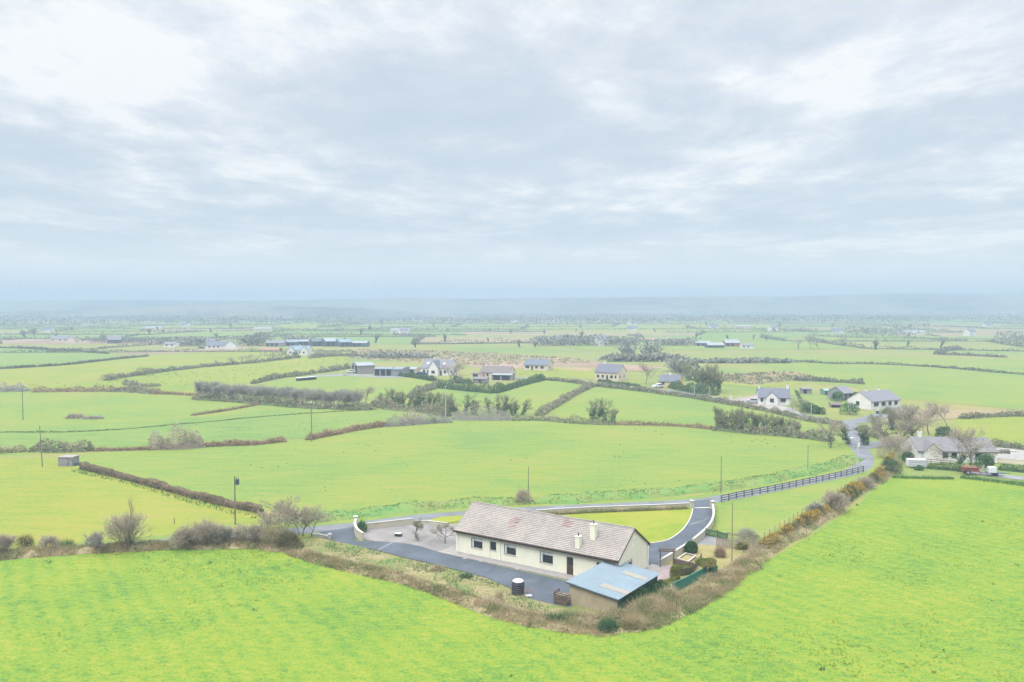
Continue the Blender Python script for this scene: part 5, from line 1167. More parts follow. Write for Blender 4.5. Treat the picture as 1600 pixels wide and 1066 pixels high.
x, y = G(1069, 898); t = thing('box_shrub', 'flat topped clipped box shrub in front of the brown garden fence', 'shrub', (x, y, 0), .4); rg = np.random.default_rng(5); P = rg.uniform(-1, 1, (4200, 3)); ax = rg.integers(0, 3, 4200); P[np.arange(4200), ax] = np.sign(P[np.arange(4200), ax]) * (.93 + .1 * rg.random(4200)); P = P * np.array([.7, .5, .5]) + np.array([0, 0, .52]); V, Fi = leaf_quads(P, .075, rg, .7); link('foliage', mesh_np('foliage', V, Fi, M['box'], rg.random(4200)), t); mb = MB(); mb.cbox(-.6, .6, -.4, .4, .02, .9, .1); mb.build('stem', M['bark'], t)
shrub('shrub', 'small golden shrub before the weathered board fence', 1160, 859, .85, .7, .6, 1600, .13, 'vari', 8, lump=.3)
shrub('shrub', 'tan feathery garden shrub on the yellow grass', 1125, 871, .55, .5, .6, 1500, .12, 'reed', 9, twig=.9, tl=.5)
shrub('shrub', 'olive shrub tucked against the stone faced entrance wall', 564, 832, .75, .6, .85, 1800, .13, 'laurel', 10, twig=.3)
shrub('shrub', 'dark low rounded shrub on the driveway bank below the bungalow', 727, 903, .8, .5, .3, 900, .11, 'ivy', 11)
shrub('shrub', 'second dark shrub on the driveway bank, towards the entrance', 684, 892, .9, .5, .3, 900, .11, 'bramble', 12, twig=.4)
shrub('shrub', 'bare purple grey shrub behind the weathered board fence', 1168, 848, 1.2, .8, 1.0, 1500, .12, 'twiggrey', 13, twig=1, tl=.6, tw=.022)
shrub('shrub', 'whitish bleached twig shrub at the corner of the bramble bank', 988, 984, 1.0, .8, .7, 1600, .12, 'drygrass', 14, twig=1, tl=.7, tw=.02)
shrub('shrub', 'dark green ivy shrub at the lowest corner of the bramble bank', 952, 988, 1.0, .7, .7, 2000, .13, 'ivy', 15, twig=.3)
shrub('shrub', 'dusky green shrub in the middle of the bramble bank', 866, 975, 1.2, .7, .55, 1500, .12, 'ivy', 16, twig=.4)
shrub('shrub', 'little bare shrub at the foot of the slim dark pole', 817, 787, 1.0, .8, 1.1, 1300, .1, 'twig', 17, twig=1, tl=.8, tw=.03)
shrub('shrub', 'dark straggly shrub on the bank below the water tank', 782, 942, .35, .3, .6, 400, .1, 'bramble', 18, twig=.7)
hedge('clipped_hedge', smooth_line(GL((846, 806.5), (900, 803), (960, 800.3), (1020, 798), (1074, 795.6))), .7, .42, 260, M['bramble'], 'low brown hedge along the lawn side of the roadside wall', leaf=.14, twig=.4, tl=.25, tw=.03, seed=19, clipped=True, uneven=.15)
# clipped brown hedge
hedge('clipped_hedge', GL((128, 733), (200, 750), (270, 769), (340, 788), (408, 802)), 1.05, .95, 330, M['hedgebrown'], 'straight clipped brown hedge running from the pump house', leaf=.18, twig=.35, tl=.3, tw=.03, seed=20, clipped=True, uneven=.3, bankmat=M['hedgebrown'])
tag(blades_on('grass', 7000, (-90, -30), (110, 160), along(smooth_line(GL((120, 735), (200, 754), (270, 774), (340, 794), (405, 809))), -1.2, .9), .45, .09, M['laurel'], 70, None, z0=.0, tuft=3), 'lush dark grass along the foot of the clipped brown hedge', 'grass')
# roadside hedge on the left with separate shrubs
SH = [tree_meshes(400 + q, 2.6, 3, 4, .6, .3, 7, 9, .5, .016, .05, (M['twig'], M['twig'], M['twig'], M['twiggrey'])[q], up=.14, wide=1.25, sides=4) for q in range(4)]
hedge('bramble_hedge', smooth_line(GL((250, 857), (320, 853), (400, 850), (470, 858))), 2.2, 1.6, 420, M['bramble'], 'tangled brown roadside hedge under the transformer pole', leaf=.13, twig=.7, tl=.6, tw=.03, seed=21, uneven=.6)
hedge('bramble_hedge', smooth_line(GL((-140, 881), (-60, 876), (0, 870), (60, 865), (140, 860), (250, 857))), 1.6, .95, 300, M['bramble'], 'low broken roadside hedge towards the open end of the road', leaf=.12, twig=.6, tl=.5, tw=.028, seed=22, uneven=.8)
for k, (px, py, rx, rz, n, mt, lab) in enumerate((
    (40, 860, 1.1, 1.0, 1500, 'gorse', 'dark gorse like bush in the roadside hedge near the edge'), (73, 862, 1.2, 1.1, 1300, 'twiggreen', 'pale green twiggy bush between two hedge shrubs'),
    (-2, 870, 1.2, 1.5, 1500, 'twiggrey', 'grey bare bush at the very end of the roadside hedge'), (147, 862, 1.0, 1.25, 1300, 'twig', 'dark stemmed bare bush beside the multi stemmed tree'),
    (105, 860, 1.0, .7, 900, 'laurel', 'bright green bush on the verge behind the roadside hedge'), (288, 856, 1.0, 1.5, 1500, 'twig', 'pinkish bare shrub in the roadside hedge past the tall leader'),
    (322, 854, 1.2, 1.9, 1900, 'twig', 'larger pinkish bare shrub before the transformer pole'), (350, 853, 1.0, 1.3, 1200, 'twiggrey', 'grey bare shrub just left of the spreading tree thicket'),
    (392, 853, 1.3, 1.5, 1700, 'twig', 'brown bare shrub behind the brambles by the spreading tree'), (425, 856, 1.5, 1.5, 2200, 'bramble', 'russet bramble clump below the spreading tree'), (452, 858, 1.6, 1.3, 2400, 'gorse', 'dark olive bush under the leaning trunk'))):
    if 'twig' in mt: put_tree(SH[k % 4], *G(px, py), rz * .8, k * 1.3, lab, None, 'bare_shrub', 'shrub')
    else: shrub('bush', lab, px, py, rx, rx * .8, rz, n, .12, mt, 100 + k, twig=.6, tl=.6, tw=.022)
# gorse hedge on the right
hedge('bramble_hedge', BANK3, 1.9, .8, 150, M['bramble'], 'tan bramble hedge running up beside the wire fence', leaf=.12, twig=.6, tl=.5, tw=.03, seed=23, uneven=.6, bank=False)
GS = [((1188, 862), (1212, 849), 1.7, 1.35, 'brightest gorse bush next to the weathered board fence'), ((1216, 846), (1244, 828), 1.5, 1.1, 'low gorse bush behind the thin pale stake'), ((1246, 828), (1290, 803), 1.8, 1.3, 'long gorse bush in full yellow flower halfway up the wire fence'),
      ((1316, 786), (1342, 766), 2.2, 1.9, 'gorse bush in flower between the bare purple shrub and the field corner'), ((1362, 757), (1380, 743), 1.9, 1.4, 'faded orange gorse bush close to the field corner'), ((1384, 731), (1394, 722), 1.6, 1.5, 'gorse bush at the top corner near the white livestock box')]
for k, (a, b, w, h, lab) in enumerate(GS):
    hedge('gorse_bush', GL(a, ((a[0] + b[0]) / 2, (a[1] + b[1]) / 2), b), w, h, 520, M['gorse'], lab, 'gorse bush', leaf=.10, twig=.5, tl=.35, tw=.025, seed=30 + k, uneven=.4, bankmat=M['gorse'], blossom=230 if k in (0, 2, 3) else 120)
put_tree(SH[1], *G(1300, 799), 1.35, .4, 'purple grey bare shrub standing in the gorse hedge', None, 'bare_shrub', 'shrub')
put_tree(SH[3], *G(1273, 806), .85, 2, 'small forked bare shrub at the end of the wire fence', None, 'bare_shrub', 'shrub')
shrub('bare_shrub', 'rosy bare shrub in the hedge near the field corner', 1352, 764, 1.6, 1.1, 1.0, 1900, .1, 'twig', 133, twig=.95, tl=.8, tw=.024)
shrub('bush', 'dark ivy bush at the field corner beside the livestock box', 1392, 740, 1.9, 1.3, 1.6, 2400, .16, 'ivy', 134, twig=.3, tl=.8)
shrub('bush', 'big rosy twiggy bush behind the livestock box', 1396, 716, 3.0, 2.2, 2.6, 4200, .2, 'twig', 135, twig=.8, tl=1.0, tw=.03)
shrub('bush', 'dark evergreen bush between the rosy bush and the long grey roof', 1418, 723, 1.3, 1.0, 1.3, 1500, .16, 'ever', 136)
hedge('clipped_hedge', GL((1448, 732), (1475, 734), (1502, 736)), 1.4, 1.1, 190, M['greenhedge'], 'dark green hedge below the brown rail fence of the white bungalow', leaf=.2, seed=40, uneven=.3)
hedge('clipped_hedge', GL((1560, 734), (1600, 738), (1660, 745)), 1.6, 1.3, 190, M['greenhedge'], 'dark hedge below the pinkish white yard wall', leaf=.2, seed=41, uneven=.3)
shrub('bush', 'bright green leafy shrub behind the red spreader', 1540, 730, 2.0, 1.3, 1.5, 2300, .2, 'laurel', 137)
shrub('bush', 'green clump of weeds before the white livestock box', 1436, 735, 1.0, .6, .5, 800, .15, 'laurel', 138)
hedge('grass_hedge', GL((1395, 747), (1440, 748), (1490, 749)), 1.2, .35, 120, M['laurel'], 'ragged dark green weeds along the top of the yellow field', 'weeds', leaf=.2, twig=.5, seed=42, uneven=.8, bank=False)
hedge('grass_hedge', GL((1500, 747), (1550, 753), (1620, 762), (1700, 770)), 1.4, .4, 120, M['laurel'], 'strip of long green grass below the farm track', 'weeds', leaf=.2, twig=.6, seed=43, uneven=.6, bank=False)
hedge('bush_row', GL((1553, 709), (1566, 709), (1580, 710)), 1.3, .8, 160, M['vari'], 'olive low bush row in the pale yard by the white pier', 'shrub', leaf=.2, seed=44, uneven=.5, bank=False)

# ------------------------------------------------------------------ trees
T = {}
T['spread'] = tree_meshes(3, 5.0, 4, 4, .7, .30, 2, 14, .5, .012, .12, wide=1.75, up=.08)
T['lean'] = tree_meshes(12, 4.2, 4, 4, .65, .34, 1, 9, .45, .012, .09, wide=1.4)
T['stool'] = tree_meshes(5, 4.9, 3, 4, .6, .38, 10, 10, .6, .014, .08, up=.2, wide=1.5)
T['leader'] = tree_meshes(7, 7.2, 3, 4, .45, .5, 1, 8, .5, .018, .09, up=.3, wide=.5, ivy=160, ivyh=.45, leafsize=.14)
T['gardenA'] = tree_meshes(24, 2.9, 4, 4, .75, .3, 1, 12, .3, .013, .09, M['twiggreen'], up=.12, wide=1.1)
T['gardenB'] = tree_meshes(27, 2.9, 4, 4, .8, .28, 1, 8, .3, .013, .09, M['twig'], up=.1, wide=1.3)
for i in range(4): T['willow%d' % i] = tree_meshes(40 + i, 6.0, 3, 4, .55, .34, 5, 11, 1.1, .035, .06, M['twiggrey'], up=.2, wide=1.3, sides=4)
for i in range(4): T['ivy%d' % i] = tree_meshes(50 + i, 6.2, 3, 4, .65, .36, 1 + i % 2, 14, .8, .04, .15, M['twiggreen'], up=.12, wide=1.25, ivy=150, ivyh=.72, sides=4, leafsize=.34)
for i in range(4): T['bare%d' % i] = tree_meshes(60 + i, 9.0, 4, 4, .65, .30, 1, 7, .9, .035, .17, M['twig'], up=.1, wide=1.4, sides=4, ivy=120 if i % 2 else 0, ivyh=.35, leafsize=.3)
for i in range(3): T['green%d' % i] = tree_meshes(70 + i, 7.0, 3, 4, .6, .34, 2, 20, .9, .04, .12, M['twiggreen'], up=.16, wide=1.2, sides=4, ivy=130, ivyh=.7, leafsize=.3)
for i in range(3): T['far%d' % i] = tree_meshes(80 + i, 8.0, 2, 4, .55, .36, 1, 22, 1.6, .16, .25, M['farhedge'], up=.15, wide=1.2, sides=3, ivy=100, ivyh=.9, leafsize=.9)
def plant(kind, px, py, sc, rz, label, group=None, name='bare_tree', cat='tree'):
    x, y = G(px, py); return put_tree(T[kind], x, y, sc, rz, label, group, name, cat)
plant('spread', 471, 838, 1.15, .6, 'largest spreading bare tree at the mouth of the driveway'); plant('lean', 486, 839, .85, 2.0, 'small leaning bare tree beside the low white entrance wall')
plant('spread', 440, 842, .98, 2.4, 'rounded bare tree just behind the spreading tree at the driveway mouth'); plant('lean', 415, 842, .95, 1.0, 'thin bare tree among the brambles behind the spreading tree')
plant('stool', 202, 860, 1.05, .3, 'multi stemmed bare tree standing up from the roadside hedge'); plant('leader', 203, 860, 1.0, .9, 'tall thin ivy clad leader rising out of the multi stemmed tree')
plant('gardenA', 650, 841, 1.0, .2, 'small rounded garden tree nearest the gravel garden wall'); plant('gardenB', 695, 850, 1.02, 1.7, 'small open garden tree next to the bungalow end wall')
# grey willow row
r = random.Random(9)
for k in range(40):
    f = k / 39; px = 312 + 246 * f + r.uniform(-3, 3); py = 623 + 16 * f + r.uniform(-2.5, 1.5)
    plant('willow%d' % (k % 4), px, py, r.uniform(.78, 1.02) * (1.1 if k < 6 else 1), r.uniform(0, 6), 'bare grey willow in the long unbroken tree row between two fields', 'willows in the long tree row')
plant('bare0', 571, 633, .72, 1, 'taller bare tree where the willow row meets the ivy trees')
for k, (px, py, s) in enumerate(((592, 632, .6), (608, 637, .85), (618, 636, .95), (628, 637, .85), (637, 638, .9), (646, 637, .85), (656, 638, .95), (664, 639, .9), (676, 641, .95), (684, 640, .9))):
    plant('ivy%d' % (k % 4), px, py, s, k * 1.3, 'leaning ivy clad tree in the row before the big white house', 'ivy clad trees in a row', 'ivy_tree')
for k, (px, py, s, lab) in enumerate(((704, 648, .9, 'ivy clad tree just past the pale grey pole'), (716, 648, 1.0, 'broad ivy clad tree between the pale pole and the purple thicket'), (727, 648, 1.0, 'tallest ivy clad tree above the purple thicket'), (738, 648, .75, 'smaller ivy clad tree above the purple thicket'),
        (764, 645, .8, 'narrow ivy clad tree at the end of the purple thicket'), (778, 648, 1.0, 'wide ivy clad tree behind the end of the purple thicket'), (788, 650, .95, 'wide ivy clad tree next to the thin broken trunk'), (801, 650, .65, 'thin broken trunk wrapped in ivy'), (816, 649, .8, 'mushroom shaped ivy tree alone at the field edge'))):
    plant('ivy%d' % (k % 4), px, py, s, k * 2.1 + 1, lab, None, 'ivy_tree')
plant('ivy1', 926, 659, 1.05, .4, 'denser of two ivy clad trees in the low hedge across the central field', None, 'ivy_tree'); plant('ivy2', 946, 660, .9, 2.2, 'looser of two ivy clad trees in the low hedge across the central field', None, 'ivy_tree'); plant('green1', 959, 661, .55, 1, 'small twiggy tree beside the pair of ivy clad trees')
for k in range(13):
    f = k / 12; plant('green%d' % (k % 3), 1124 + 122 * f + r.uniform(-3, 3), 671 + 9 * f + r.uniform(-2, 1), (.85 - .25 * f) * r.uniform(.88, 1.08), r.uniform(0, 6), 'green tinged bare tree in the thicket at the end of the central field', 'trees in the thicket')
plant('bare2', 1249, 682, .42, 1.2, 'small open bare tree at the end of the green tinged thicket')
for k, (kd, px, py, s, lab) in enumerate((
    ('bare1', 1298, 700, .7, 'bare roadside tree beside the slim pole on the verge'), ('ivy0', 1326, 695, .95, 'dark ivy tree over the junction by the street lamp'), ('ivy3', 1355, 697, .75, 'low ivy tree behind the street lamp'),
    ('bare3', 1385, 699, 1.0, 'tall bare tree behind the junction, towards the long grey roof'), ('bare0', 1402, 700, .85, 'slender bare tree next to the tall one at the junction'), ('bare1', 1424, 701, 1.1, 'great bare tree with thick trunk behind the white chimney'), ('green0', 1395, 672, .9, 'green tinged tree in front of the brick fronted bungalow'),
    ('green1', 1420, 672, .95, 'green tinged tree beyond the great bare tree'), ('bare2', 1452, 680, .9, 'pinkish bare tree behind the long grey roof'), ('bare0', 1480, 668, .75, 'hazy bare tree by the low boggy strip'), ('green2', 1372, 678, .8, 'twiggy green tree above the road junction'),
    ('bare3', 1501, 737, .95, 'bare tree in front of the long grey roof, nearer the rail fence'), ('bare1', 1518, 735, .92, 'bare tree in front of the long grey roof, nearer the red spreader'),
    ('bare2', 1008, 601, 1.0, 'rounded bare tree between the cream farmhouse and the yellow gable'), ('bare0', 700, 602, 1.1, 'bare tree in front of the big white house'), ('bare3', 715, 604, .7, 'smaller bare tree beside the one at the big white house'),
    ('green1', 1092, 611, 1.3, 'tall hazy poplar like tree in the hedge by two white poles'), ('green2', 1102, 612, 1.5, 'tallest hazy tree in the hedge by two white poles'), ('green0', 1112, 612, 1.45, 'hazy tree on the pink yard side of the tallest one'), ('green1', 1121, 614, 1.2, 'hazy tree at the end of the tall group by the pink yard'), ('green2', 1076, 595, 1.2, 'hazy tree behind the yellow gable cottage'), ('green0', 1062, 590, 1.1, 'distant hazy tree behind the yellow gable'))):
    plant(kd, px, py, s, k * 1.9, lab)
hedge('thicket', smooth_line(GL((582, 634), (620, 641), (660, 644), (700, 651))), 3.4, 2.4, 80, M['midhedge'], 'dark scrub along the feet of the ivy clad trees', leaf=.5, twig=.3, tl=.9, tw=.09, seed=50, uneven=.5)
hedge('thicket', smooth_line(GL((305, 624), (380, 629), (470, 637), (580, 641))), 3.6, 2.4, 90, M['midhedge'], 'dark undergrowth along the feet of the willow row', leaf=.5, twig=.3, tl=.9, tw=.09, seed=51, uneven=.4)
hedge('thicket', smooth_line(GL((706, 655), (750, 656), (800, 656))), 5, 3.0, 100, M['twiggrey'], 'purple grey bramble thicket in front of the ivy trees', leaf=.4, twig=.7, tl=1.0, tw=.06, seed=52, uneven=.3)
hedge('thicket', smooth_line(GL((1118, 672), (1180, 678), (1250, 684), (1300, 690))), 3.2, 2.2, 90, M['midhedge'], 'dark scrub along the feet of the green tinged thicket', leaf=.5, twig=.3, tl=.9, tw=.08, seed=53, uneven=.4)
hedge('ditch', smooth_line(GL((-120, 676), (0, 676), (140, 674.5), (300, 662), (430, 650), (590, 640))), .6, .22, 45, M['rush'], 'thin dark drain line crossing the wide green field', 'ditch', leaf=.22, twig=.5, tl=.3, tw=.04, seed=54, uneven=.8, bank=False)
# field hedges of the middle distance
HL_ = [
 ('hedge', [(800, 657), (850, 657), (900, 662), (960, 664)], 2.4, 1.6, 52, 'midhedge', 'dark field hedge passing under the two lone ivy trees'),
 ('hedge', [(960, 664), (1020, 665), (1070, 667), (1118, 672)], 1.8, .8, 52, 'reed', 'low reddish hedge along the far edge of the central field'),
 ('hedge', [(842, 650), (870, 634), (900, 616), (926, 604)], 2.6, 1.7, 56, 'midhedge', 'purple grey hedge climbing straight towards the cream farmhouse'),
 ('hedge', [(684, 606), (730, 611), (772, 615)], 3.4, 2.7, 90, 'greenhedge', 'thick dark evergreen hedge below the carport'),
 ('hedge', [(772, 615), (810, 604), (848, 594)], 3.2, 2.4, 80, 'greenhedge', 'thick hedge with yellow flecks turning up beside the carport'),
 ('hedge', [(850, 594), (890, 598), (930, 604)], 1.8, 1.1, 60, 'midhedge', 'low grey hedge along the upper road below the lone bungalow'),
 ('hedge', [(930, 604), (985, 610), (1040, 617), (1085, 623), (1112, 628)], 2.2, 1.5, 66, 'midhedge', 'dark hedge along the upper road below the cream farmhouse'),
 ('hedge', [(1112, 628), (1160, 636), (1210, 646), (1262, 658), (1312, 665)], 2.2, 1.5, 76, 'midhedge', 'dark hedge along the upper road below the white cottage'),
 ('hedge', [(1042, 604), (1065, 610), (1090, 615), (1120, 618)], 3.4, 2.6, 90, 'greenhedge', 'tall green hedge beside the yellow gable cottage'),
 ('hedge', [(624, 588), (655, 592), (686, 597)], 1.6, 1.6, 90, 'greenhedge', 'bright clipped hedge in front of the big white house'),
 ('hedge', [(706, 597), (722, 599), (738, 599)], 4, 2.0, 90, 'greenhedge', 'bright green hedge beside the stone outhouse'),
 ('hedge', [(935, 596), (965, 601), (1000, 604)], 1.6, 1.0, 70, 'greenhedge', 'green hedge below the cream farmhouse garden'),
 ('hedge', [(640, 622), (660, 613), (690, 603)], 3, 2.0, 62, 'midhedge', 'grey hedge running up from the ivy trees to the big white house'),
 ('hedge', [(165, 595), (228, 585), (320, 574), (400, 567), (468, 559)], 2.2, 1.5, 40, 'midhedge', 'long diagonal hedge below the red hay barn'),
 ('hedge', [(484, 560), (520, 557), (560, 557)], 4, 2.6, 52, 'midhedge', 'purple grey hedge beyond the white dormer house'),
 ('hedge', [(560, 557), (600, 560), (640, 560), (680, 560)], 2, 1.0, 40, 'midhedge', 'thin low hedge at the edge of the speckled bog'),
 ('hedge', [(395, 600), (431, 592), (470, 587), (492, 584)], 2.6, 1.8, 52, 'midhedge', 'grey hedge behind the wrapped silage bales'),
 ('hedge', [(498, 583), (520, 580), (546, 576)], 3, 2.0, 52, 'midhedge', 'grey hedge between the silage bales and the tin roofed barn'),
 ('hedge', [(-250, 583), (-60, 580), (0, 577), (99, 571), (171, 563), (232, 557)], 1.8, 1.0, 40, 'farhedge', 'thin green hedge across the slope far over on the yellow fields'),
 ('hedge', [(-250, 541), (0, 544), (85, 548), (169, 553)], 2.0, 1.3, 30, 'farhedge', 'straight dark hedge slanting between two pale far fields'),
 ('hedge', [(50, 613), (120, 612), (200, 612), (250, 614)], 3.0, 1.6, 50, 'reed', 'mixed tan and purple hedge at the top of the wide green field'),
 ('hedge', [(170, 612), (210, 613), (240, 616)], 3.4, 2.0, 56, 'midhedge', 'purple bush clump in the tan hedge at the top of the wide green field'),
 ('hedge', [(240, 616), (275, 617), (306, 619)], 1.8, .9, 50, 'reed', 'rusty low hedge meeting the start of the willow row'),
 ('hedge', [(-200, 617), (-60, 615), (0, 612), (45, 611)], 5, 3.6, 80, 'twiggrey', 'big grey bush mass behind the pole with crossarm'),
 ('hedge', [(195, 600), (220, 605), (250, 603)], 3.0, 1.6, 50, 'midhedge', 'short purple hedge jutting from the diagonal hedge'),
 ('hedge', [(-200, 717), (-60, 713), (0, 708), (40, 706)], 2.0, 1.2, 90, 'bramble', 'dark low bramble hedge behind the leaning timber pole'),
 ('hedge', [(48, 705), (80, 706), (110, 706), (148, 704)], 2.6, 2.1, 120, 'midhedge', 'dense grey olive bush row behind the leaning pole'),
 ('hedge', [(148, 705), (190, 704), (235, 703)], 1.4, .6, 90, 'reed', 'low straw coloured grass strip between the bush row and the willow clump'),
 ('hedge', [(232, 702), (260, 701), (290, 701), (318, 698)], 3.6, 3.7, 260, 'twig', 'domed bare willow clump standing in the field boundary'),
 ('hedge', [(318, 698), (350, 697), (400, 695), (446, 690)], 1.7, 1.0, 140, 'reed', 'tan reed strip running on from the domed willow clump'),
 ('hedge', [(480, 688), (520, 680), (560, 672), (602, 666)], 1.8, 1.1, 140, 'reed', 'tan reed strip below the pole with small crossarm'),
 ('hedge', [(598, 667), (640, 664), (680, 661), (706, 660)], 3.0, 2.0, 110, 'twiggrey', 'purple grey bush mound at the end of the tan reeds'),
 ('hedge', [(625, 662), (645, 660), (662, 659)], 2.4, 2.9, 130, 'twig', 'pinkish bare bush above the purple mound'),
 ('hedge', [(300, 650), (360, 641), (418, 630)], 1.2, .35, 60, 'reed', 'thin tan rush line slanting across the wide green field'),
 ('hedge', [(103, 654), (118, 654), (130, 654)], 2.0, 1.1, 120, 'twig', 'small pale bush island in the wide green field'),
 ('hedge', [(130, 655), (145, 655), (162, 654)], 1.4, .6, 90, 'twiggrey', 'low grey scrub beside the pale bush island'),
 ('hedge', [(1240, 595), (1275, 596), (1310, 598)], 3, 2.2, 56, 'farhedge', 'grey hedge behind the grey blockwork shed'),
 ('hedge', [(1310, 598), (1330, 599), (1350, 601)], 2.4, 1.6, 50, 'farhedge', 'broken end of the grey hedge in the wide green plain'),
 ('hedge', [(1244, 612), (1260, 640), (1288, 648)], 1, .5, 10, 'greenhedge', 'sparse green garden edge beside the dark shrubs'),
 ('hedge', [(1187, 563), (1250, 566), (1306, 569), (1371, 569.5), (1440, 573), (1484, 576), (1540, 581), (1640, 589)], 2.2, 1.1, 22, 'farhedge', 'long thin hedge crossing the wide green plain behind the brick fronted bungalow'),
 ('hedge', [(1466, 554.5), (1510, 556), (1573, 559)], 2.4, 1.3, 26, 'farhedge', 'short straight hedge far out on the wide green plain'),
 ('hedge', [(1464, 554), (1478, 549), (1500, 546)], 4, 2.2, 30, 'farhedge', 'bushy hedge corner far out on the wide green plain'),
 ('hedge', [(1500, 655), (1550, 652), (1600, 651), (1700, 656)], 2.4, 1.2, 70, 'midhedge', 'dark broken hedge above the yellow field behind the long roof'),
 ('hedge', [(1545, 696), (1580, 701), (1620, 706), (1700, 716)], 1.8, 1.2, 90, 'midhedge', 'dark hedge behind the pale yard'),
 ('hedge', [(1340, 672), (1360, 680), (1385, 690)], 2.2, 1.6, 110, 'midhedge', 'tangled hedge beside the road junction'),
]
for k, (nm, ln, w, h, dn, mt, lab) in enumerate(HL_):
    tw = .6 if mt in ('reed', 'twig', 'twiggrey', 'bramble') else .25
    d = math.hypot(*G(*ln[len(ln) // 2])); lf = .16 + d * .0012
    hedge(nm, smooth_line(GL(*ln), 4), w, h, dn, M[mt], lab, leaf=lf, twig=tw, tl=.35 + d * .0022, tw=.02 + d * .00018, seed=200 + k, uneven=.45)
for k, (px, py, rx, rz, mt, lab) in enumerate(((1328, 648, 2.6, 2.0, 'laurel', 'large round green shrub before the brick fronted bungalow'), (1308, 627, 2.4, 1.8, 'laurel', 'round green shrub beside the grey roofed outbuilding'), (1338, 626, 1.6, 1.6, 'ever', 'dark shrub between the outbuilding and the white gable'),
    (1250, 642, 3.4, 2.2, 'twiggreen', 'hazy green twiggy shrub mass beside the white cottage'), (1278, 647, 2.0, 1.5, 'ever', 'dark shrub by the pale pole at the white cottage'), (1262, 645, 2.2, 1.7, 'greenhedge', 'dark green shrub in the middle of the cottage shrubs'),
    (713, 598, 2.2, 1.4, 'ever', 'dark shrub at the gable of the big white house'), (462, 558, 2.6, 1.8, 'greenhedge', 'dark green bush below the white dormer house'), (1385, 622 + 25, 1.2, .8, 'laurel', 'small green shrub at the brick front'), (171, 594, 3.5, 1.6, 'midhedge', 'grey bush at the lower end of the long diagonal hedge'), (226, 587, 4.2, 2.2, 'midhedge', 'grey bush clump halfway along the long diagonal hedge'), (1475, 683, 2.0, 1.4, 'ivy', 'dark ivy bush behind the long grey roof'), (1436, 702, 1.8, 1.2, 'greenhedge', 'dark green bush at the chimney end of the long grey roof'))):
    shrub('shrub', lab, px, py, rx, rx * .8, rz, 1100, .3, mt, 300 + k, stem=True, lump=.3, twig=.4 if mt in ('twiggreen', 'midhedge') else 0, tl=.9, tw=.06)
for k, (px, py, s) in enumerate(((365, 571, .5), (377, 569, .5), (389, 567, .6), (403, 566, .45), (437, 562, .6), (447, 562, .5), (336, 573, .4), (427, 563, .55))):
    plant('bare%d' % (k % 4), px, py, s, k * 2.0, 'small bare tree standing in the long diagonal hedge below the hay barn', 'small trees in the diagonal hedge')
for k, (px, py, s) in enumerate(((540, 543.5, 0),)): pass
# rush tufts speckling the bog and the yellow slope
def rushes(n, poly, seed, h, dens, label, mat='rush', sz=.5):
    P = np.array(poly); return tag(blades_on('grass', n, (P[:, 0].min(), P[:, 0].max()), (P[:, 1].min(), P[:, 1].max()), poly, h, .14, M[mat], seed, dens, z0=.0, tuft=10, lean=.7), label, 'grass')
rushes(2600, GL((560, 546), (700, 549), (900, 560), (930, 566), (830, 571), (740, 571), (650, 566), (545, 560)), 81, .9, None, 'dark rush clumps speckling the pale bog')
rushes(520, GL((0, 601), (165, 597), (320, 577), (465, 562), (545, 560), (545, 572), (490, 581), (395, 595), (310, 603), (150, 610)), 82, .35, None, 'small dark rush clumps dotted over the yellow slope')
rushes(700, GL((1110, 586), (1240, 581), (1280, 592), (1180, 602), (1120, 596)), 83, 1.0, None, 'rough scrub clumps in the tan patch behind the white cottage')
rushes(900, GL((130, 727), (320, 702), (480, 690), (620, 668), (710, 658), (1115, 670), (1285, 686), (1330, 716), (1220, 734), (1000, 766), (740, 776), (520, 796), (410, 788)), 84, .16, lambda x, y: (vnoise2(x, y, 11, 21) > .72) * .5, 'small dark tussocks dotted over the wide central field')
rushes(500, GL((-100, 655), (300, 655), (560, 642), (690, 655), (480, 682), (320, 694), (140, 700), (-100, 704)), 85, .18, lambda x, y: (vnoise2(x, y, 13, 22) > .7) * .5, 'small dark tussocks dotted over the green field by the pole with crossarm')

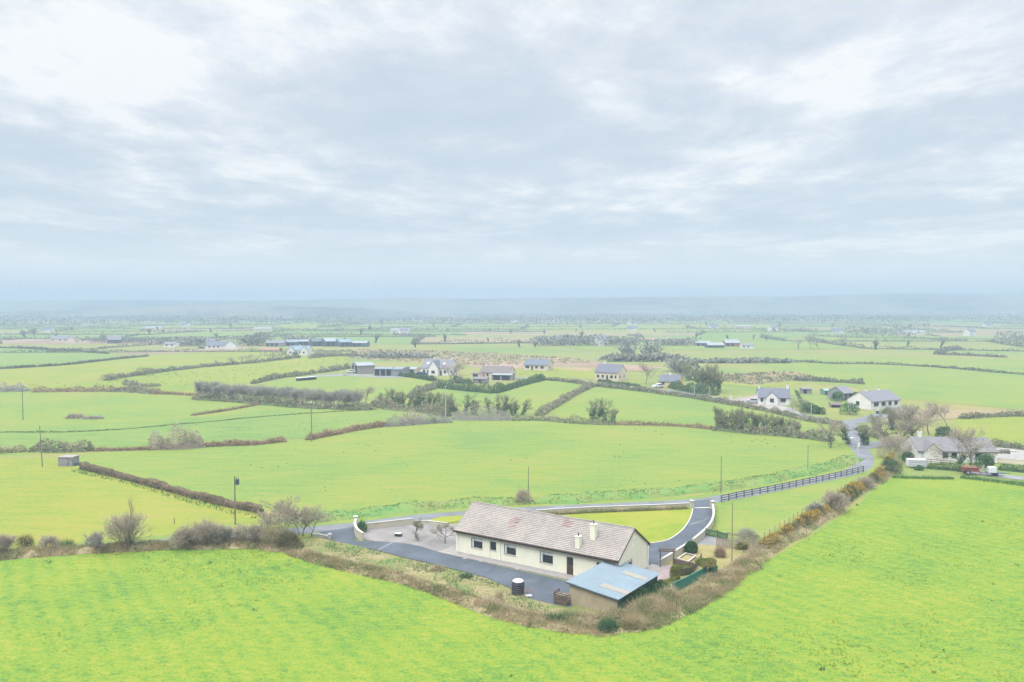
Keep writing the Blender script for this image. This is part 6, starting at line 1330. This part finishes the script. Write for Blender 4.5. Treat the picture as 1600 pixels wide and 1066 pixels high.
# ------------------------------------------------------------------ the far plain
def far_plain():
    rg = np.random.default_rng(77); rr = random.Random(77)
    rows = [540]
    while rows[-1] < 2140: rows.append(rows[-1] + 62 + rows[-1] * .055 * rr.uniform(.6, 1.4))
    lines = []
    for j, y in enumerate(rows):
        half = .66 * y + 260; xs = [-half]
        while xs[-1] < half: xs.append(xs[-1] + (110 + y * .05) * rr.uniform(.6, 1.6))
        lines.append(np.array([(x, y + rr.gauss(0, 16) + 24 * math.sin(x / 420 + j)) for x in xs]))
    Yof = lambda j, x: np.interp(x, lines[j][:, 0], lines[j][:, 1])
    cols = {'midg': MB(), 'mid': MB(), 'midy': MB(), 'bog': MB(), 'rough': MB(), 'bogred': MB(), 'verge': MB()}
    keys = ['midg'] * 5 + ['mid'] * 4 + ['midy'] * 3 + ['bog'] * 2 + ['rough'] + ['bogred'] + ['verge']
    hed = []; bld = [G(px, py) for px, py in ((330, 545), (90, 534), (175, 537), (255, 543), (425, 541), (455, 541), (490, 541), (520, 542), (550, 542), (1095, 541), (1115, 544), (1140, 542), (1165, 545), (870, 539), (888, 540), (457, 554), (820, 578), (935, 590), (665, 580))]
    ok = lambda x, y: all((x - a) ** 2 + (y - b) ** 2 > 24 ** 2 for a, b in bld)
    for j in range(len(lines) - 1):
        A, B = lines[j], lines[j + 1]; div = [A[0, 0]] + [x for x in A[1:-1, 0]] + [A[-1, 0]]; sh = [rr.gauss(0, 25) for _ in div]
        for i in range(len(div) - 1):
            x0, x1 = div[i], div[i + 1]; u0, u1 = x0 + sh[i], x1 + sh[i + 1]; n = 4; z = .15 + j * .004
            bot = [(x0 + (x1 - x0) * k / n, Yof(j, x0 + (x1 - x0) * k / n), z) for k in range(n + 1)]; top = [(u0 + (u1 - u0) * k / n, Yof(j + 1, u0 + (u1 - u0) * k / n), z) for k in range(n + 1)]
            if min(b[1] for b in bot) > 548 or abs(x0) > 999: cols[rr.choice(keys)].poly(bot + top[::-1])
            if rr.random() < .78: hed.append(([(b[0], b[1]) for b in bot], j))
            if rr.random() < .75: hed.append(([(x0, bot[0][1]), ((x0 + u0) / 2, (bot[0][1] + top[0][1]) / 2 + rr.gauss(0, 6)), (u0, top[0][1])], j))
    for k, mb in cols.items():
        if mb.v: tag(mb.build('pasture_field', M[k]), kind='structure')
    # which hedges lie in or close to the picture
    near = []; far = []
    for ln, j in hed:
        c = np.mean(ln, axis=0)
        if abs(c[0]) > .63 * c[1] + 60: far.append(ln) if c[1] > 1500 else None; continue
        if not all(ok(*p) for p in arc(ln, 15)[0]): continue
        (near if c[1] < 1550 else far).append(ln)
    near.sort(key=lambda l: np.mean(l, axis=0)[1]); far += near[250:]; near = near[:250]
    for k, ln in enumerate(near):
        y = np.mean(ln, axis=0)[1]; kind = rr.random()
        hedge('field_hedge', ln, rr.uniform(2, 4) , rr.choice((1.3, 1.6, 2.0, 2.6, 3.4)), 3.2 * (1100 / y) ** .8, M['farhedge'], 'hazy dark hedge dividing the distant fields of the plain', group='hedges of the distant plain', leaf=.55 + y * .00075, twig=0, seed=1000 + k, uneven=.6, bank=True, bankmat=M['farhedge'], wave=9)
    P = []; 
    for ln in far:
        L, tot = arc(ln, 3.2); q = len(L); h = rr.uniform(2.5, 6.5); w = rr.uniform(3, 8)
        for _ in range(2): P.append(np.c_[L + rg.normal(0, w * .4, (q, 2)), rg.random(q) * h * (.5 + .7 * vnoise1(np.arange(q) * 3.2, 22, rr.randrange(9999)))])
    P = np.concatenate(P); n = len(P)
    # woods far out on the plain
    W = []
    for _ in range(120):
        y = rr.uniform(1300, 2200); x = rr.uniform(-.66, .66) * y; a, b = rr.uniform(30, 130) * (y / 2400), rr.uniform(12, 40); q = int(70 + a)
        W.append(np.c_[x + rg.normal(0, a, q), y + rg.normal(0, b, q), rg.random(q) ** .6 * rr.uniform(5, 11)])
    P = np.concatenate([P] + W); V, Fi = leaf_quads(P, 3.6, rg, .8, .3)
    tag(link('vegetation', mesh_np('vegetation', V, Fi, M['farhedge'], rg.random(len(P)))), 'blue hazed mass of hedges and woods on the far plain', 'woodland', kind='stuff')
    # single trees and clumps that can still be told apart
    for k in range(120):
        y = 560 + 1300 * rr.random() ** 1.3; x = rr.uniform(-.64, .64) * y
        if ok(x, y): put_tree(T['far%d' % (k % 3)], x, y, rr.uniform(.45, 1.0), rr.uniform(0, 6), 'hazy dark tree among the distant fields of the plain', 'trees of the distant plain', 'field_tree')
    # far farmsteads
    base = []
    for v in range(3):
        t = thing('farmstead', 'tiny pale farmhouse far out on the hazy plain', 'house', (0, 0, 0), 0, 'far farmhouses'); L, W_2, h1, h2 = ((12, 8, 3, 5.6), (20, 10, 3, 4.6), (9, 7, 4.6, 7.4))[v]
        walls(L, W_2, h1, h2, [('w', 1.5, 3, 1, 2.2), ('w', 5, 6.4, 1, 2.2)] if v != 1 else [], [], []).build('wall', M[('renderw', 'renderp', 'renderw')[v]], t); gable_roof(t, L, W_2, h1, h2, .3, .2, M[('slateb', 'tin', 'lilac')[v]]); base.append(t)
    spots = []
    for k in range(15):
        y = 800 + 1100 * rr.random() ** 1.2; spots.append((rr.uniform(-.62, .62) * y, y))
    spots += [G(*p) for p in ((126, 510), (612, 521), (625, 524), (1110, 514), (1150, 514), (1205, 519), (1300, 522), (1410, 524), (935, 541), (985, 508), (460, 495), (1515, 526))]
    for k, (x, y) in enumerate(spots):
        a = rr.uniform(-.5, .5)
        if k < 3: base[k].location = (x, y, .2); base[k].rotation_euler.z = a
        else: copy_thing(base[k % 3], (x, y, .2), a, 'tiny pale farmhouse far out on the hazy plain', 'far farmhouses')
far_plain()
# dark wood behind the white two storey house, and other belts of trees picked out in the photograph
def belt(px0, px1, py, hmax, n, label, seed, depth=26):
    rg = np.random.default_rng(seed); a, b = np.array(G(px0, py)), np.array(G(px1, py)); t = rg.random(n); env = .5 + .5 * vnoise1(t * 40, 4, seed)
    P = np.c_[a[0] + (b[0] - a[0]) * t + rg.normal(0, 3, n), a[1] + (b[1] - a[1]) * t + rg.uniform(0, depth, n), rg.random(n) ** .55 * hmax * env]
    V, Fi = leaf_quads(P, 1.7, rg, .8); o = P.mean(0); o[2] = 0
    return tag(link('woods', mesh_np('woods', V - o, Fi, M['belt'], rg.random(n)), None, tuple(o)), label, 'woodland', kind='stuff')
belt(838, 1002, 541, 9, 2600, 'dark wood behind the distant white two storey house', 1)
belt(1032, 1088, 541, 6, 800, 'dark tree belt beside the hazy distant farm', 2)
belt(950, 1060, 565.5, 4.5, 1400, 'dark dense tree belt above the reddish bog', 3, 8)
belt(1010, 1026, 557, 8, 260, 'squared dark clump of conifers in a pale field', 4, 8); belt(975, 987, 555, 6.5, 200, 'smaller squared dark clump of conifers in a pale field', 5, 8)
belt(1060, 1240, 568, 2.4, 1100, 'hazy line of scrub behind the yellow gable cottage', 6, 10); belt(1060, 1078, 583, 6.5, 420, 'blue green block of trees behind the tall hazy group', 7, 12)
belt(250, 330, 541.5, 7, 900, 'bare purple wood around the tiny white cottage', 8, 14); belt(372, 410, 541, 10, 900, 'purple grey wood beside the blue roofed cottage', 9, 20)
belt(125, 330, 536, 5, 1500, 'hazy tree line behind the far cottages', 10, 12); belt(1340, 1440, 527, 11, 900, 'blue hazed wood on the green plain', 11, 40); belt(1585, 1640, 538, 9, 500, 'dark blue clump of trees at the edge of the plain', 12, 30)
belt(575, 660, 560, 3.2, 700, 'purple scrub beyond the far farm sheds', 13, 12); belt(440, 480, 538, 8, 300, 'dark conifers behind the far farm sheds', 14, 8)

for k, (px, py, s, lab) in enumerate(((1266, 545, 1.0, 'lone bare tree on the wide green plain, the tallest of three'), (1247, 546, .75, 'slender lone tree on the wide green plain'), (1279, 546, .85, 'lone bare tree beside the tallest on the wide green plain'), (1317, 541, .9, 'rounded lone tree further out on the wide green plain'))):
    plant('bare%d' % k, px, py, s * 1.2, k, lab)

# hills
def hills(name, sil, dist, depth, seed, mat):
    S = np.array(sil, float); px = np.linspace(S[0, 0], S[-1, 0], 160); py = np.interp(px, S[:, 0], S[:, 1]); rg = np.random.default_rng(seed)
    crest = 30 + (YH - py) / F * dist + (vnoise1(px, 30, seed) - .5) * dist * .0006
    V = []; prof = [(-depth, 0), (-.7 * depth, .12), (-.45 * depth, .38), (-.2 * depth, .8), (0, 1), (.3 * depth, .85), (.8 * depth, -.05)]
    for i in range(160):
        for k, (dy, f) in enumerate(prof):
            y = dist + dy; V.append(((px[i] - CX) / F * dist * (1 + .3 * dy / dist), y, max(crest[i], 2) * f * (1 + (.12 * (vnoise1(np.array([px[i] + k * 57]), 55, seed + k)[0] - .5) if k not in (4,) else 0)) - (2 if k in (0, 6) else 0)))
    q = len(prof); Fi = [(i * q + j, (i + 1) * q + j, (i + 1) * q + j + 1, i * q + j + 1) for i in range(159) for j in range(q - 1)]
    return tag(link(name, mesh_np(name, V, Fi, mat, smooth=True)), kind='structure')
M['hill'] = grass_mat('hill land', [(.42, (.02, .028, .035)), (.48, (.035, .045, .045)), (.54, (.075, .085, .07)), (.6, (.11, .115, .09))], s1=.004, s2=.012, s3=.03, stretch=(.35, 2, 1), bmp=0)
hills('hills', [(-900, 474), (-500, 472), (0, 470), (150, 469.5), (400, 470), (560, 467), (640, 466), (760, 467), (900, 466), (1000, 464), (1150, 463), (1250, 463.5), (1330, 460.5), (1400, 458.5), (1500, 459.5), (1600, 458.5), (1900, 457), (2300, 462), (2700, 470)], 2500, 380, 5, M['hill'])
hills('hills', [(-420, 499), (-300, 490), (0, 488), (150, 484), (230, 480), (300, 476.5), (400, 476), (480, 479), (560, 482), (640, 487), (720, 493), (800, 499)], 1850, 200, 9, M['hill'])
